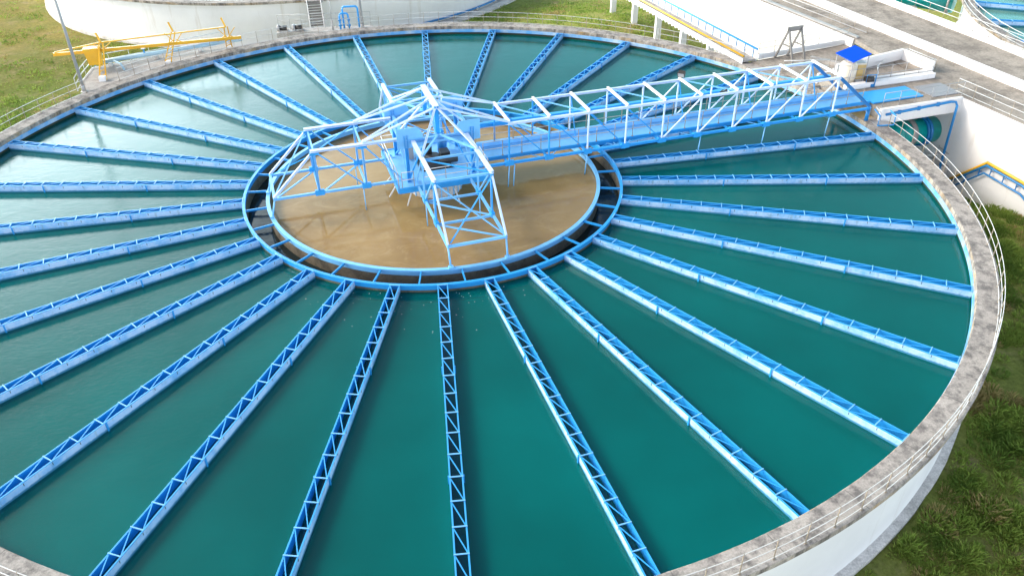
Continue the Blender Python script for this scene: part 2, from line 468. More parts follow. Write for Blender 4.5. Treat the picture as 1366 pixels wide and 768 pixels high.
make_tank('large round white clarifier tank full of teal water in the centre')

# ------------------------------------------------------------------ centre ring
ring = thing('feed_well', 'double blue steel ring around the brown water at the tank centre', 'ring channel', (0,0,-1))
lip = lambda r, s_, w: [(r, -1.3), (r+.05*s_, -1.3), (r+.05*s_, -.02), (r+w*s_, -.02), (r+w*s_, .02), (r, .02)]
MB().lathe([(11.44, -.30), (11.50, -.30), (11.50, -.02), (11.57, -.02), (11.57, .03), (11.40, .03), (11.40, -.02), (11.44, -.02)], 240).build('outer_ring', M['blue'], ring)
MB().lathe([(11.42, -2), (11.49, -2), (11.49, -.31), (11.42, -.31)], 240).build('outer_skirt', M['well_wall'], ring)
MB().lathe([(10.08, -.32), (10.14, -.32), (10.14, -.02), (10.20, -.02), (10.20, .03), (9.98, .03), (9.98, -.02), (10.08, -.02)], 240).build('inner_ring', M['blue_light'], ring)
MB().lathe([(10.07, -2), (10.13, -2), (10.13, -.33), (10.07, -.33)], 240).build('inner_skirt', M['well_wall'], ring)
A0 = rad(90.04)
for k in range(30):
    a = A0-(k+.5)*2*PI/30
    MB().beam(pol(10.15, a, -.09), pol(11.44, a, -.09), .07, .12).build('strut', M['blue'], ring)

# ------------------------------------------------------------------ launders
ORD = ['first','second','third','fourth','fifth','sixth','seventh','eighth','ninth','tenth','eleventh','twelfth','thirteenth','fourteenth','fifteenth']
def make_launder():
    t = thing('launder', 'x', 'launder', (0,0,0), 0, 'radial launders of the main tank', local=True)
    r0, r1, hw = 11.52, 30.19, .245
    mb = MB()
    for s_ in (-1, 1):
        mb.box(r0, r1, s_*hw-.015, s_*hw+.015, -.60, -.02)
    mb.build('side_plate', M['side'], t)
    mb = MB()
    for s_ in (-1, 1):                       # turned-over top flange of the side plates
        mb.box(r0, r1, s_*(hw-.005)-.03, s_*(hw-.005)+.03, -.018, .012)
    mb.build('top_flange', M['blue_lace'], t)
    mb = MB()
    for s_ in (-1, 1): mb.box(r0, r1, s_*(hw-.024)-.008, s_*(hw-.024)+.008, -.50, -.02)
    mb.build('inner_lining', M['blue'], t)
    MB().box(r0, r1, -hw+.034, hw-.034, -.58, -.50).build('trough_water', M['trough_water'], t)
    n = 16; sp = (r1-r0)/n
    tie = dia = None
    for i in range(n+1):
        x = r0+.04+(r1-r0-.08)*i/n
        if tie is None:                       # one mesh for every tie, one for every diagonal
            tie = MB().box(-.022, .022, -hw-.03, hw+.03, .014, .05).build('cross_tie', M['blue_light'], t)
            dia = MB().beam((.06, -hw+.03, .0), (sp-.06, hw-.03, .0), .042, .02).build('diagonal_lacing', M['blue_lace'], t)
        elif i <= n:
            for src in (tie, dia) if i < n else (tie,):
                o = src.copy(); C.objects.link(o); o.location = (x-r0-.04, 0, 0)
                o.parent = t
    for o in t.children:
        if o.name.startswith(('cross_tie', 'diagonal_lacing')): o.location.x += r0+.04
    for x in (r0+sp*5.45, r0+sp*10.9):       # bolted joints
        for s_ in (-1, 1): MB().box(x-.035, x+.035, s_*(hw+.045)-.028, s_*(hw+.045)+.028, -.5, -.02).build('joint_flange', M['blue'], t)
    slot = {}
    for i in range(15):                       # small level-adjusting slots along both faces
        for s_ in (-1, 1):
            if s_ not in slot:
                slot[s_] = o = MB().box(-.012, .012, s_*(hw+.018)-.006, s_*(hw+.018)+.006, -.17, -.04).build('weir_slot', M['dark'], t)
            else: o = slot[s_].copy(); C.objects.link(o); o.parent = t
            o.location = (r0+.5+1.22*i, 0, 0)
    return t
proto = make_launder()
LOOK = {15: 'running straight down the picture to its bottom edge, ', 0: 'end-on behind the centre tower, ', 7: 'closest beside the bridge walkway, '}
for k in range(-8, 22):
    o = proto if k == -8 else dup(proto)
    o.rotation_euler.z = A0-k*2*PI/30
    nm = ORD[k-7] if k >= 7 else ORD[6-k]
    way = 'clockwise' if k >= 7 else 'counter-clockwise'
    o['label'] = f'blue lattice-topped launder, {nm} {way} from the truss bridge'
# ------------------------------------------------------------------ truss bridge (local frame: x outward along it)
Z1, Z2, HW = 1.2, 3.75, 1.545
NODES = [4.36+2.563*k for k in range(10)]
REND = 30.6
def make_bridge():
    t = thing('truss_bridge', 'blue and white steel truss walkway bridge from the tank centre to the deck', 'bridge', (0,0,0), TH, local=True)
    for s_ in (-1, 1):
        y = s_*HW
        MB().ibeam((NODES[0]-.05, y, Z2), (NODES[9]+.1, y, Z2), .14, .15).build('top_chord', M['pale'], t)
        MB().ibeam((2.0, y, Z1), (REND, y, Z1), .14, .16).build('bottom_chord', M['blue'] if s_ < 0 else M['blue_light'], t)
        for i, x in enumerate(NODES):
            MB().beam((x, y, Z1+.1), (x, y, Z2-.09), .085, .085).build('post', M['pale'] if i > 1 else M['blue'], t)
            if i < 9:
                a, b = ((x+.06, y, Z2-.1), (NODES[i+1]-.06, y, Z1+.1)) if i < 4 else ((x+.06, y, Z1+.1), (NODES[i+1]-.06, y, Z2-.1))
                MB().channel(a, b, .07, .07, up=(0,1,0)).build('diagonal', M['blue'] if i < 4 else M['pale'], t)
        MB().ibeam((NODES[9]+.1, y, Z2-.05), (REND-.1, y, Z1+.1), .17, .20).build('end_post', M['blue_deep'], t)
        for i, x in enumerate(NODES):
            MB().plate([(x-.28, y-s_*.0, Z1-.15), (x+.28, y, Z1-.15), (x+.28, y, Z1+.16), (x-.28, y, Z1+.16)], .20).build('gusset_plate', M['blue'], t)
    for i, x in enumerate(NODES):
        mb = MB(); mb.ibeam((x, -HW-.02, Z2+.14), (x, HW+.02, Z2+.14), .15, .12)
        mb.build('cross_beam', M['steel_white'], t)
        b = MB(); b.beam((x, -HW, Z1-.16), (x, HW, Z1-.16), .10, .12); b.build('floor_beam', M['blue'], t)
        if i in (0, 1, 3, 5, 7):
            MB().beam((x+.1, HW-.1, Z2+.05), (NODES[i+1]-.1, -HW+.1, Z2+.05), .08, .06).build('top_brace', M['blue_light'], t)
        if i in (2, 5, 7, 9):
            MB().beam((x, HW-.1, Z2-.1), (x-.1, .2, Z1+.15), .06, .06).build('sway_brace', M['blue'], t)
        if i < 9:
            a = (-1)**i
            MB().beam((x+.1, a*(HW-.1), Z1-.14), (NODES[i+1]-.1, -a*(HW-.1), Z1-.14), .06, .05).build('bottom_brace', M['blue_light'], t)
    # walkway trough
    MB().box(2.72, 31.3, -.46, 1.18, Z1-.09, Z1-.03).build('walkway_floor', M['blue_light'], t)
    MB().box(2.72, 31.3, 1.19, 1.28, Z1-.16, Z1+.26).box(2.72, 31.3, 1.15, 1.36, Z1+.262, Z1+.29).build('walkway_girder', M['blue_light'], t)
    MB().box(2.72, 31.3, -.56, -.47, Z1-.18, Z1+.06).build('walkway_girder', M['blue'], t)
    rail_thing(None, [(3, 1.24, Z1+.29), (30.6, 1.24, Z1+.29)], 1.28, (.92, .48), .94, .02, parent=t, name='handrail', mat='steel_grey', pw=.045)
    rail_thing(None, [(3, -.515, Z1+.06), (30.6, -.515, Z1+.06)], 1.28, (1.0, .52), 1.02, .02, parent=t, name='handrail', mat='steel_grey', pw=.045)
    MB().tube([(2.9, -.3, Z1-.24), (10, -.3, Z1-.24), (20, -.28, Z1-.24), (31, -.3, Z1-.22)], .045, 6).tube([(2.9, 1.42, Z1+.12), (31, 1.42, Z1+.12)], .04, 6).build('conduit', M['steel_grey'], t)
    # service duct hung on the far truss
    MB().box(3.2, 29.4, 1.72, 2.0, 2.24, 2.52).build('service_duct', M['blue'], t)
    hang = MB()
    for x in NODES: hang.beam((x, HW+.02, 2.18), (x, 2.05, 2.18), .06, .08)
    hang.build('duct_brackets', M['blue_deep'], t)
    for i, x in ((0, NODES[0]), (0, NODES[0]+.35), (2, NODES[2]), (5, NODES[5]+.3), (7, NODES[7]), (9, NODES[9]-.1)):
        MB().cyl((x, -HW+.02, Z1-.18), (x-.1, -HW+.02, -.6), .035, n=6).build('hanger_rod', M['blue_light'], t)
    MB().cyl((REND-.15, -HW, Z_COP), (REND-.15, -HW, Z1-.1), .13).cyl((REND-.15, HW, Z_COP), (REND-.15, HW, Z1-.1), .13).build('bearing', M['blue_deep'], t)
    return t
make_bridge()

# ------------------------------------------------------------------ rake arms
AN = [4.4, 7.1, 9.72]
def make_arm(label, az, shade):
    t = thing('rake_arm', label, 'rake arm', (0,0,0), az, 'trussed rake arms over the brown water', local=True)
    hw = 1.57; z1, z2 = 1.15, 3.75
    for s_ in (-1, 1):
        y = s_*hw
        MB().ibeam((2.1, y, z1), (AN[2], y, z1), .13, .14).build('bottom_chord', M['blue_light'], t)
        mb = MB(); mb.ibeam((2.15, y, z2), (AN[1]+.2, y, z2), .22, .14); mb.build('top_chord', M['pale'], t)
        MB().channel((AN[1]+.1, y, z2-.1), (AN[2]-.05, y, z1+.08), .14, .10, up=(0,1,0)).build('end_post', M['pale'], t)
        for x in AN[:2]:
            MB().channel((x, y, z1+.09), (x, y, z2-.09), .12, .10, up=(0,1,0)).build('post', M['blue_light'], t)
        MB().channel((AN[0]-.1, y, z2-.1), (2.3, y, z1+.1), .08, .07, up=(0,1,0)).build('diagonal', M['blue_light'], t)
        MB().channel((AN[0]+.1, y, z1+.1), (AN[1]-.1, y, z2-.1), .08, .07, up=(0,1,0)).build('diagonal', M['blue_light'], t)
        MB().channel((AN[1]+.05, y, z1+.1), (AN[1]+.1, y, z2-.1), .06, .06, up=(0,1,0)).build('post', M['blue'], t)
        MB().cyl((AN[2]-.05, y, z1-.08), (9.95, y*.985, .04), .05, n=8).build('hanger_rod', M['blue_light'], t)
        MB().cyl((AN[0]+.2, y, z1-.08), (AN[0]+.2, y, -.55), .03, n=6).build('hanger_rod', M['blue_light'], t)
        MB().box(9.86, 10.1, y*.985-.13, y*.985+.13, .035, .14).build('foot_plate', M['blue_light'], t)
        for x in AN[:2]:
            MB().plate([(x-.26, y, z1-.14), (x+.26, y, z1-.14), (x+.26, y, z1+.18), (x-.26, y, z1+.18)], .19).build('gusset_plate', M['blue'], t)
            MB().plate([(x-.26, y, z2-.24), (x+.26, y, z2-.24), (x+.26, y, z2-.10), (x-.26, y, z2-.10)], .15).build('gusset_plate', M['blue'], t)
    for x, z, w in ((AN[0], z2-.14, .09), (AN[1], z2-.14, .09), (AN[0], z1-.12, .11), (AN[1], z1-.12, .11), (AN[2]-.06, z1, .15), (2.2, z2-.12, .11)):
        MB().beam((x, -hw, z), (x, hw, z), w, .12).build('cross_beam', M['blue_light'], t)
    MB().beam((AN[1]+.1, -hw+.1, z1-.1), (AN[2]-.15, hw-.1, z1-.02), .09, .06).build('bottom_brace', M['blue_light'], t)
    MB().beam((AN[0]+.1, -hw+.1, z1-.1), (AN[1]-.1, hw-.1, z1-.1), .12, .05).build('bottom_brace', M['blue_light'], t)
    MB().beam((AN[0]+.1, -hw+.1, z2-.1), (AN[1]-.1, hw-.1, z2-.1), .08, .06).build('top_brace', M['blue'], t)
    # sloping X brace across the end frame
    MB().beam((AN[1]+.25, -hw+.1, z2-.22), (AN[2]-.15, hw-.15, z1+.2), .07, .05).build('end_brace', M['blue_light'], t)
    MB().beam((AN[1]+.25, hw-.1, z2-.30), (AN[2]-.15, -hw+.15, z1+.12), .07, .05).build('end_brace', M['blue'], t)
    return t
make_arm('trussed blue rake arm reaching toward the bottom of the picture, nearest the camera', TH-PI/2, 0)
make_arm('trussed blue rake arm opposite the bridge, reaching out to the left', TH+PI, 0)
make_arm('trussed blue rake arm behind the centre tower, its outer frame just showing', TH+PI/2, 0)

# ------------------------------------------------------------------ centre tower
def make_tower():
    t = thing('drive_tower', 'blue steel drive tower with peaked guys over the brown centre pool', 'tower', (0,0,-.5), TH, local=True)
    L = lambda z: z+.5
    mb = MB(); mb.v  # platform with a square well
    h = 2.7
    zt = 1.18
    for x0, x1, y0, y1 in ((-h, h, -h, -1.0), (-h, h, 1.0, h), (-h, -1.0, -.999, .999), (1.0, h, -.999, .999)):
        mb.box(x0, x1, y0, y1, L(zt-.06), L(zt))
    mb.build('platform', M['blue_light'], t)
    mb = MB()
    for s_ in (-1, 1):
        mb.box(-h, h, s_*(h+.04)-.035, s_*(h+.04)+.035, L(zt-.3), L(zt+.05))
        mb.box(s_*(h+.04)-.035, s_*(h+.04)+.035, -h-.004, h+.004, L(zt-.296), L(zt+.046))
    mb.build('platform_edge', M['blue'], t)
    mb = MB().cyl((0,0,L(-1.2)), (0,0,L(.86)), 1.62, n=40)
    mb.build('centre_column', M['footing'], t)
    mb = MB()
    for i in range(24):
        a = 2*PI*i/24; mb.beam((1.63*math.cos(a), 1.63*math.sin(a), L(-.6)), (1.63*math.cos(a), 1.63*math.sin(a), L(.86)), .06, .06, up=(math.cos(a), math.sin(a), 0))
    mb.build('column_ribs', M['blue_light'], t)
    for sx in (-1, 1):
        for sy in (-1, 1):
            x, y = sx*1.95, sy*1.95
            MB().ibeam((x, y, L(zt)), (x, y, L(4.1)), .2, .2).build('leg', M['blue'], t)
            # broad gusset plates at the head of each leg
            MB().plate([(sx*2.45, y, L(3.3)), (sx*1.0, y, L(3.3)), (sx*.95, y, L(4.1)), (sx*1.25, y, L(4.5)), (sx*2.45, y, L(4.5))], .06).build('gusset_plate', M['blue_light'], t)
            MB().beam((x, y, L(zt+.1)), (x-sx*.9, y, L(3.2)), .08, .08).build('knee_brace', M['blue'], t)
    for s_ in (-1, 1):
        MB().ibeam((-1.95, s_*1.95, L(3.72)), (1.95, s_*1.95, L(3.72)), .16, .2).build('ring_beam', M['blue_light'], t)
        MB().ibeam((s_*1.95, -1.95, L(3.70)), (s_*1.95, 1.95, L(3.70)), .16, .2).build('ring_beam', M['blue_light'], t)
        MB().beam((0, s_*1.62, L(3.8)), (0, s_*1.62, L(5.42)), .24, .18, up=(0,1,0)).build('king_post', M['blue'], t)
        MB().beam((s_*.12, s_*1.9, L(3.72)), (s_*.12, 0, L(5.1)), .1, .1).build('king_brace', M['blue_light'], t)
    MB().ibeam((0, -1.75, L(5.42)), (0, 1.75, L(5.42)), .30, .2).build('ridge_beam', M['pale'], t)
    zn = L(3.86)
    for s_ in (-1, 1):                       # guys along the bridge and the left arm
        xn = 4.38
        for (ya, yb) in ((-1.6, -1.55), (-.25, -1.50), (.25, 1.50), (1.6, 1.55)):
            MB().channel((s_*.1, ya, L(5.36)), (s_*xn, yb, zn), .11, .09).build('guy', M['pale'], t)
    for s_ in (-1, 1):                       # guys along the near and far arms, and their base braces
        for sx in (-1, 1):
            MB().channel((sx*.1, s_*1.72, L(5.34)), (sx*1.57, s_*4.4, zn), .11, .09).build('guy', M['pale'], t)
            MB().beam((sx*.06, s_*1.95, L(3.86)), (sx*1.5, s_*4.3, L(3.82)), .11, .10).build('guy_brace', M['blue_light'], t)
    for s_ in (-1, 1):                       # cross bracing between the legs, left, right and far sides
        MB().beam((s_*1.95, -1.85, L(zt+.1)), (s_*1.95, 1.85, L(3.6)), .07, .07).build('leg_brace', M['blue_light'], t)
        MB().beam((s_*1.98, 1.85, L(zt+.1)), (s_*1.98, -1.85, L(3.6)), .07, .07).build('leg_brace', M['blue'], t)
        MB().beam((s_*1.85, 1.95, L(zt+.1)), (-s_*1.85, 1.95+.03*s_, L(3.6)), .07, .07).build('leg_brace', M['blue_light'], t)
        MB().beam((s_*1.9, -.25, L(3.74)), (s_*.15, 0, L(5.3)), .09, .09).build('ridge_brace', M['pale'], t)
    # drive unit
    mb = MB(); mb.cyl((0,0,L(.86)), (0,0,L(1.5)), .75, n=24); mb.cyl((0,0,L(1.5)), (0,0,L(1.75)), .5, .35, n=20)
    mb.cyl((-.25,.35,L(1.7)), (-.25,.35,L(2.75)), .26, .22, n=16); mb.box(-.9, .9, -.75, -.25, L(1.0), L(1.42)); mb.cyl((.2,-.5,L(1.55)), (1.35,-.5,L(1.55)), .24, n=16)
    mb.box(.45, 1.0, -.2, .5, L(1.2), L(1.85))
    mb.build('drive_unit', M['dark'], t)
    MB().box(-1.5, -1.05, .9, 1.5, L(zt), L(2.5)).box(-1.62, -1.0, .85, 1.55, L(2.502), L(2.56)).build('control_cabinet', M['steel_grey'], t)
    MB().cyl((.9, 1.5, L(zt)), (.9, 1.5, L(2.2)), .3, n=18).cyl((.9, 1.5, L(2.2)), (.9, 1.5, L(2.4)), .3, .1, n=18).build('motor', M['blue_deep'], t)
    # platform rail
    for pts in ([(-h, -h, L(zt)), (-h, h, L(zt))], [(-h+.2, -h, L(zt)), (-1.8, -h, L(zt))], [(-1.2, -h, L(zt)), (h, -h, L(zt))], [(h, -h, L(zt)), (h, -.7, L(zt))], [(-h, h, L(zt)), (h, h, L(zt))]):
        rail_thing(None, pts, 1.3, (1.0, .52), 1.02, .025, parent=t, name='handrail', mat='rail', pw=.045)
    for i in range(12):                      # slanting stirrer rods below the platform
        a = rad(15+30*i); r0 = 2.3; r1 = 3.15
        MB().cyl((r0*math.cos(a), r0*math.sin(a), L(.85)), (r1*math.cos(a), r1*math.sin(a), L(-.25)), .05, n=6).build('stirrer_rod', M['rail'], t)
make_tower()
def floodlight(label, p, yaw):
    t = thing('floodlight', label, 'floodlight', p, group='floodlights on the bridge truss')
    x, y, z = p
    MB().cyl((x, y, z), (x, y, z+.16), .03, n=6).build('bracket', M['steel_grey'], t)
    d = Vector((math.cos(yaw), math.sin(yaw), -.5)).normalized(); c = Vector((x, y, z+.34))
    MB().beam(c-d*.14, c+d*.12, .42, .32).beam(c+d*.121, c+d*.16, .48, .38).build('housing', M['dark'], t)
    MB().beam(c+d*.161, c+d*.17, .40, .30).build('glass', M['steel_grey'], t)
p = bxy(NODES[5]+.15, HW, Z2+.09); floodlight('black floodlight on the far top chord of the bridge', tuple(p), TH-2.4)
p = bxy(NODES[6]-.75, -HW+.35, Z2-.42); floodlight('dark floodlight hung inside the near top chord of the bridge', tuple(p), TH+2.2)

# ------------------------------------------------------------------ tank guard rails
RR = 31.2
def coprail(label, a0, a1, n): 
    return rail_thing(label, arc(RR, a0, a1, Z_COP, n), 1.38, group='guard rails on the tank coping')
coprail('white guard rail on the near right coping, between bridge and lower picture edge', 6.0, -132, 150)
coprail('white guard rail on the far coping, from grass bank round to the yellow hoist', 34, 141, 110)
coprail('white guard rail on the left coping before the lamp post and grass', 146.5, 172, 30)

# ------------------------------------------------------------------ neighbour tank behind (B) with stairs
BC = (-16.5, 72)
make_tank('second round white tank wall rising behind the yellow hoist', BC, n=240)
struct(MB().annulus(0, 30.3, Z_WAT, 200, BC), 'water', M['water'])
MB_ = MB().lathe([(31.43, -6), (32.5, -6), (32.5, -4.22), (31.43, -4.2)], 50, rad(-66), rad(-20), BC)
tag(MB_.build('apron', M['footing']), 'pale concrete apron strip at the foot of the rear white tank', 'apron')
tp = thing('drain_pipe', 'blue drain pipe along the foot of the rear white tank', 'pipe', (BC[0]+26, BC[1]-18, -4))
MB().tube(arc(31.05, -66, -22, -3.95, 30, BC), .11, 8).build('pipe_run', M['blue_deep'], tp)
mb = MB()
for a in range(-64, -22, 7):
    p = Vector((BC[0], BC[1], 0))+pol(31.05, rad(a), -4.06); mb.box(p.x-.15, p.x+.15, p.y-.15, p.y+.15, -4.2, -3.93)
mb.build('saddles', M['footing'], tp)
def make_stairs():
    t = thing('staircase', 'concrete staircase with white stringers climbing the rear white tank', 'stairs', (-10.6, 36, -4.5))
    top = Vector((-11.05, 40.75, .32)); bot = Vector((-10.25, 35.0, -4.4)); n = 24
    d = (bot-top); side = Vector((d.y, -d.x, 0)).normalized()*-.62
    mb = MB()
    for i in range(n):
        p = top+d*((i+.5)/n)
        mb.beam(p-side, p+side, .20, .13, up=(0,0,1))
    mb.build('treads', M['frame_grey'], t)
    for s_ in (-1, 1):
        MB().beam(top+side*s_*1.12, bot+side*s_*1.12, .09, .34).build('stringer', M['white'], t)
        o = MB(); o.tube([top+side*s_*1.12+Vector((0,0,1)), bot+side*s_*1.12+Vector((0,0,1))], .025, 6).tube([top+side*s_*1.12+Vector((0,0,.55)), bot+side*s_*1.12+Vector((0,0,.55))], .02, 6)
        for i in range(6):
            q = top+side*s_*1.12+d*((i+.3)/6); o.cyl(q, q+Vector((0,0,1)), .022, n=6)
        o.build('handrail', M['rail'], t)
    MB().box(top.x-.9, top.x+.9, top.y-.1, top.y+.6, .05, .3).build('landing', M['slab'], t)
make_stairs()

# ------------------------------------------------------------------ left service slab, yellow hoist, pipe, lamp posts
def left_corner():
    mb = MB(); pts = [tuple(pol(31.36, rad(a)).xy) for a in range(147, 121, -2)]
    pts += [(-17.2, 28.6), (-22, 26.0), (-27.5, 23.2), (-27.3, 20.2)]
    s_ = tag(mb.prism(pts[::-1], -.15, .26).build('service_slab', M['slab']), 'grey concrete slab outside the coping under the yellow hoist', 'slab')
    for x, y in ((-27.6, 22.4), (-22.2, 25.2), (-28.4, 19.9)):
        pass
    t = thing('hoist_gantry', 'yellow steel hoist gantry with monorail beam along the far left coping', 'hoist', (-21.4, 23.4, .26))
    y_ = M['yellow']
    feet = [Vector((-25.6, 19.9, .27)), Vector((-21.45, 23.55, .27)), Vector((-17.0, 26.75, .27))]
    ax = (feet[2]-feet[0]); ax.z = 0; ax.normalize(); sd = Vector((-ax.y, ax.x, 0))
    hs = [2.0, 1.62, 1.55]
    b0 = Vector((-29.6, 21.95, 1.85)); b1 = Vector((-15.4, 24.85, 1.72))
    ax = (b1-b0).normalized(); sd = Vector((-ax.y, ax.x, 0)).normalized()
    MB().ibeam(b0, b1, .18, .24, .04).build('monorail_beam', y_, t)
    def on(s): return b0+(b1-b0)*s
    S = [.255, .64, .925]
    up = Vector((0,0,1))
    u0, u1 = on(S[0])+up*.62, on(S[2])+up*.95
    MB().beam(on(.01)+up*.16, u0, .09, .1).build('tie_beam', y_, t)
    MB().beam(u0, u1, .10, .10).build('upper_beam', y_, t)
    for i, s_ in enumerate(S):
        p = on(s_); g = feet[i]; hh = p.z+(.62 if i == 0 else .95)
        mb = MB()
        for k in (-.28, .28):
            q = Vector((p.x, p.y, hh))+ax*k*.5
            mb.beam(g+ax*k*.85, q, .09, .09)
        for k in range(4):
            zz = .4+k*.3; f0 = (zz-.2)/(hh-.2)
            a = g.lerp(Vector((p.x, p.y, hh)), min(1, f0)); mb.beam(a-ax*.26, a+ax*.24+up*.22, .04, .05)
        mb.build('trestle', y_, t)
        MB().beam(Vector((p.x, p.y, hh)), Vector((p.x, p.y, hh))+up*.75-ax*.22+sd*.15, .11, .11).build('mast', y_, t)
        mb = MB(); q = Vector((p.x, p.y, 0))
        for k in (-1, 1):
            mb.beam(q+ax*k*.1+up*(hh-.75+.1), q+ax*k*.85+up*(p.z-.15), .07, .07); mb.beam(q+ax*k*.06+up*(p.z+.1), q+ax*k*.7+up*(hh-.06), .06, .06)
        mb.build('knee_braces', y_, t)
        MB().box(g.x-.24, g.x+.24, g.y-.2, g.y+.2, .262, .62 if i == 0 else .42).build('pedestal', M['white'], t)
    p = on(.205)
    MB().hexa([p-ax*.55-sd*.32-up*1.05, p+ax*.45-sd*.32-up*1.05, p+ax*.45+sd*.32-up*1.05, p-ax*.55+sd*.32-up*1.05,
               p-ax*.72-sd*.36+up*.28, p+ax*.55-sd*.36+up*.28, p+ax*.55+sd*.36+up*.28, p-ax*.72+sd*.36+up*.28]).build('hoist_housing', y_, t)
    tp = thing('service_pipe', 'light blue horizontal pipe behind the legs of the yellow hoist', 'pipe', (-21, 25.2, .3))
    a = Vector((-27.1, 22.9, .72)); b = Vector((-16.0, 27.6, .72))
    MB().cyl(a, b, .17, n=16).cyl(a-(b-a).normalized()*.02, a+(b-a).normalized()*.09, .27, n=16).build('pipe_run', M['pipe_pale'], tp)
    d = (b-a)
    MB().tube([a+d*.12, a+d*.15-up*.1+Vector((.5,-.9,0)), a+d*.17-up*.35+Vector((.7,-1.7,0))], .08, 8).build('branch', M['pipe_pale'], tp)
    mb = MB()
    for s_ in (.1, .4, .7): q = a+d*s_; mb.box(q.x-.15, q.x+.15, q.y-.15, q.y+.15, .262, .5)
    mb.build('saddles', M['footing'], tp)
    mb = MB(); vq = a+d*.33; mb.cyl(vq, vq+up*.55, .06, n=8); vt = thing('valve', 'small valve on the light blue pipe between the hoist legs', 'valve', tuple(vq))
    mb.build('stem', M['blue'], vt); MB().cyl(vq+up*.5, vq+up*.56, .2, n=12).build('handwheel', M['steel_grey'], vt)
    rail_thing('white rail round the left end of the grey slab beside the lamp post', [(-26.9, 17.9, .26), (-27.2, 20.3, .26), (-27.3, 22.9, .26), (-21.5, 26.0, .26), (-17.6, 28.2, .26)], 1.6, r=.035, name='slab_rail', pmat='rail')
left_corner()
def lamp_post(label, p, h, lean=(0,0)):
    t = thing('lamp_post', label, 'lamp post', p, group='lamp posts beside the tank')
    x, y, z = p
    MB().cyl((x, y, z), (x, y, z+.5), .16, .15, n=12).cyl((x, y, z+.5), (x, y, z+h), .13, .075, n=12).build('pole', M['steel_grey'], t)
    MB().box(x-.22, x+.22, y-.22, y+.22, z-.02, z+.04).build('base_plate', M['footing'], t)
    MB().tube([(x, y, z+h), (x, y-.5, z+h+.35), (x, y-1.4, z+h+.5)], .05, 8).build('arm', M['steel_grey'], t)
    MB().box(x-.16, x+.16, y-2.1, y-1.3, z+h+.42, z+h+.58).build('lamp_head', M['steel_grey'], t)
lamp_post('tall grey lamp post at the left end of the hoist slab', (-26.35, 17.7, .28), 9.5)
lamp_post('grey lamp post behind the far coping next to the blue gooseneck pipes', (-5.75, 31.75, -.1), 9.0)
t = thing('marker_pole', 'thin pole with a yellow cap between stairs and blue gooseneck pipes', 'pole', (-8.5, 31.6, -.2))
MB().cyl((-8.5, 31.6, -.2), (-8.5, 31.6, .9), .07, n=8).cyl((-8.5, 31.6, .9), (-8.5, 31.6, 2.75), .035, n=8).build('shaft', M['steel_grey'], t)
MB().cyl((-8.5, 31.6, 2.75), (-8.5, 31.6, 2.95), .1, .07, n=10).build('cap', M['yellow'], t)
t = thing('gooseneck_pipes', 'bright blue gooseneck vent pipes standing behind the far coping', 'pipes', (-7.0, 31.6, -.2))
def goose(x0, x1, y, zt, r):
    pts = [(x0, y, -.3), (x0, y, zt-.25)]
    for i in range(1, 6): a = PI-PI/2*i/6; pts.append((x0+.25+.25*math.cos(a), y, zt-.25+.25*math.sin(a)))
    for i in range(0, 6): a = PI/2-PI/2*i/5; pts.append((x1-.25+.25*math.cos(a), y, zt-.25+.25*math.sin(a)))
    pts.append((x1, y, -.3)); return MB().tube(pts, r, 10)
goose(-7.75, -6.95, 31.6, 1.45, .085).build('small_gooseneck', M['blue'], t)
goose(-7.45, -6.05, 31.95, 1.95, .085).build('large_gooseneck', M['blue'], t)
mb = MB()
for x in (-7.75, -6.95): mb.cyl((x, 31.6, .78), (x, 31.6, .92), .16, n=12); mb.cyl((x, 31.6, .3), (x, 31.6, .42), .17, n=12)
mb.build('flanges', M['blue_deep'], t)
tag(MB().box(-13.6, -4.8, 31.37, 32.6, -.5, -.02).build('service_slab', M['slab']), 'narrow grey slab behind the far coping under the gooseneck pipes', 'slab')
for (x, lab) in ((-13.0, 'small dark pump on the far coping left of the stairs'), (-11.6, 'small dark pump on the far coping just beside the stairs')):
    t = thing('pump', lab, 'pump', (x, 31.75, -.02), group='small pumps by the stairs')
    MB().cyl((x-.3, 31.75, .3), (x+.35, 31.75, .3), .2, n=14).build('motor', M['dark'], t)
    MB().box(x-.4, x+.5, 31.55, 31.95, -.018, .1).build('base', M['slab'], t)
    MB().cyl((x-.55, 31.75, .3), (x-.31, 31.75, .3), .28, n=14).build('casing', M['steel_grey'], t)
rail_thing('thin white rail along the narrow slab behind the far coping', [(-13.5, 32.4, -.02), (-5.0, 32.4, -.02)], 1.0, r=.02, name='slab_rail', pmat='steel_grey', mat='steel_grey', h=1.3, heights=(1.3, .8))

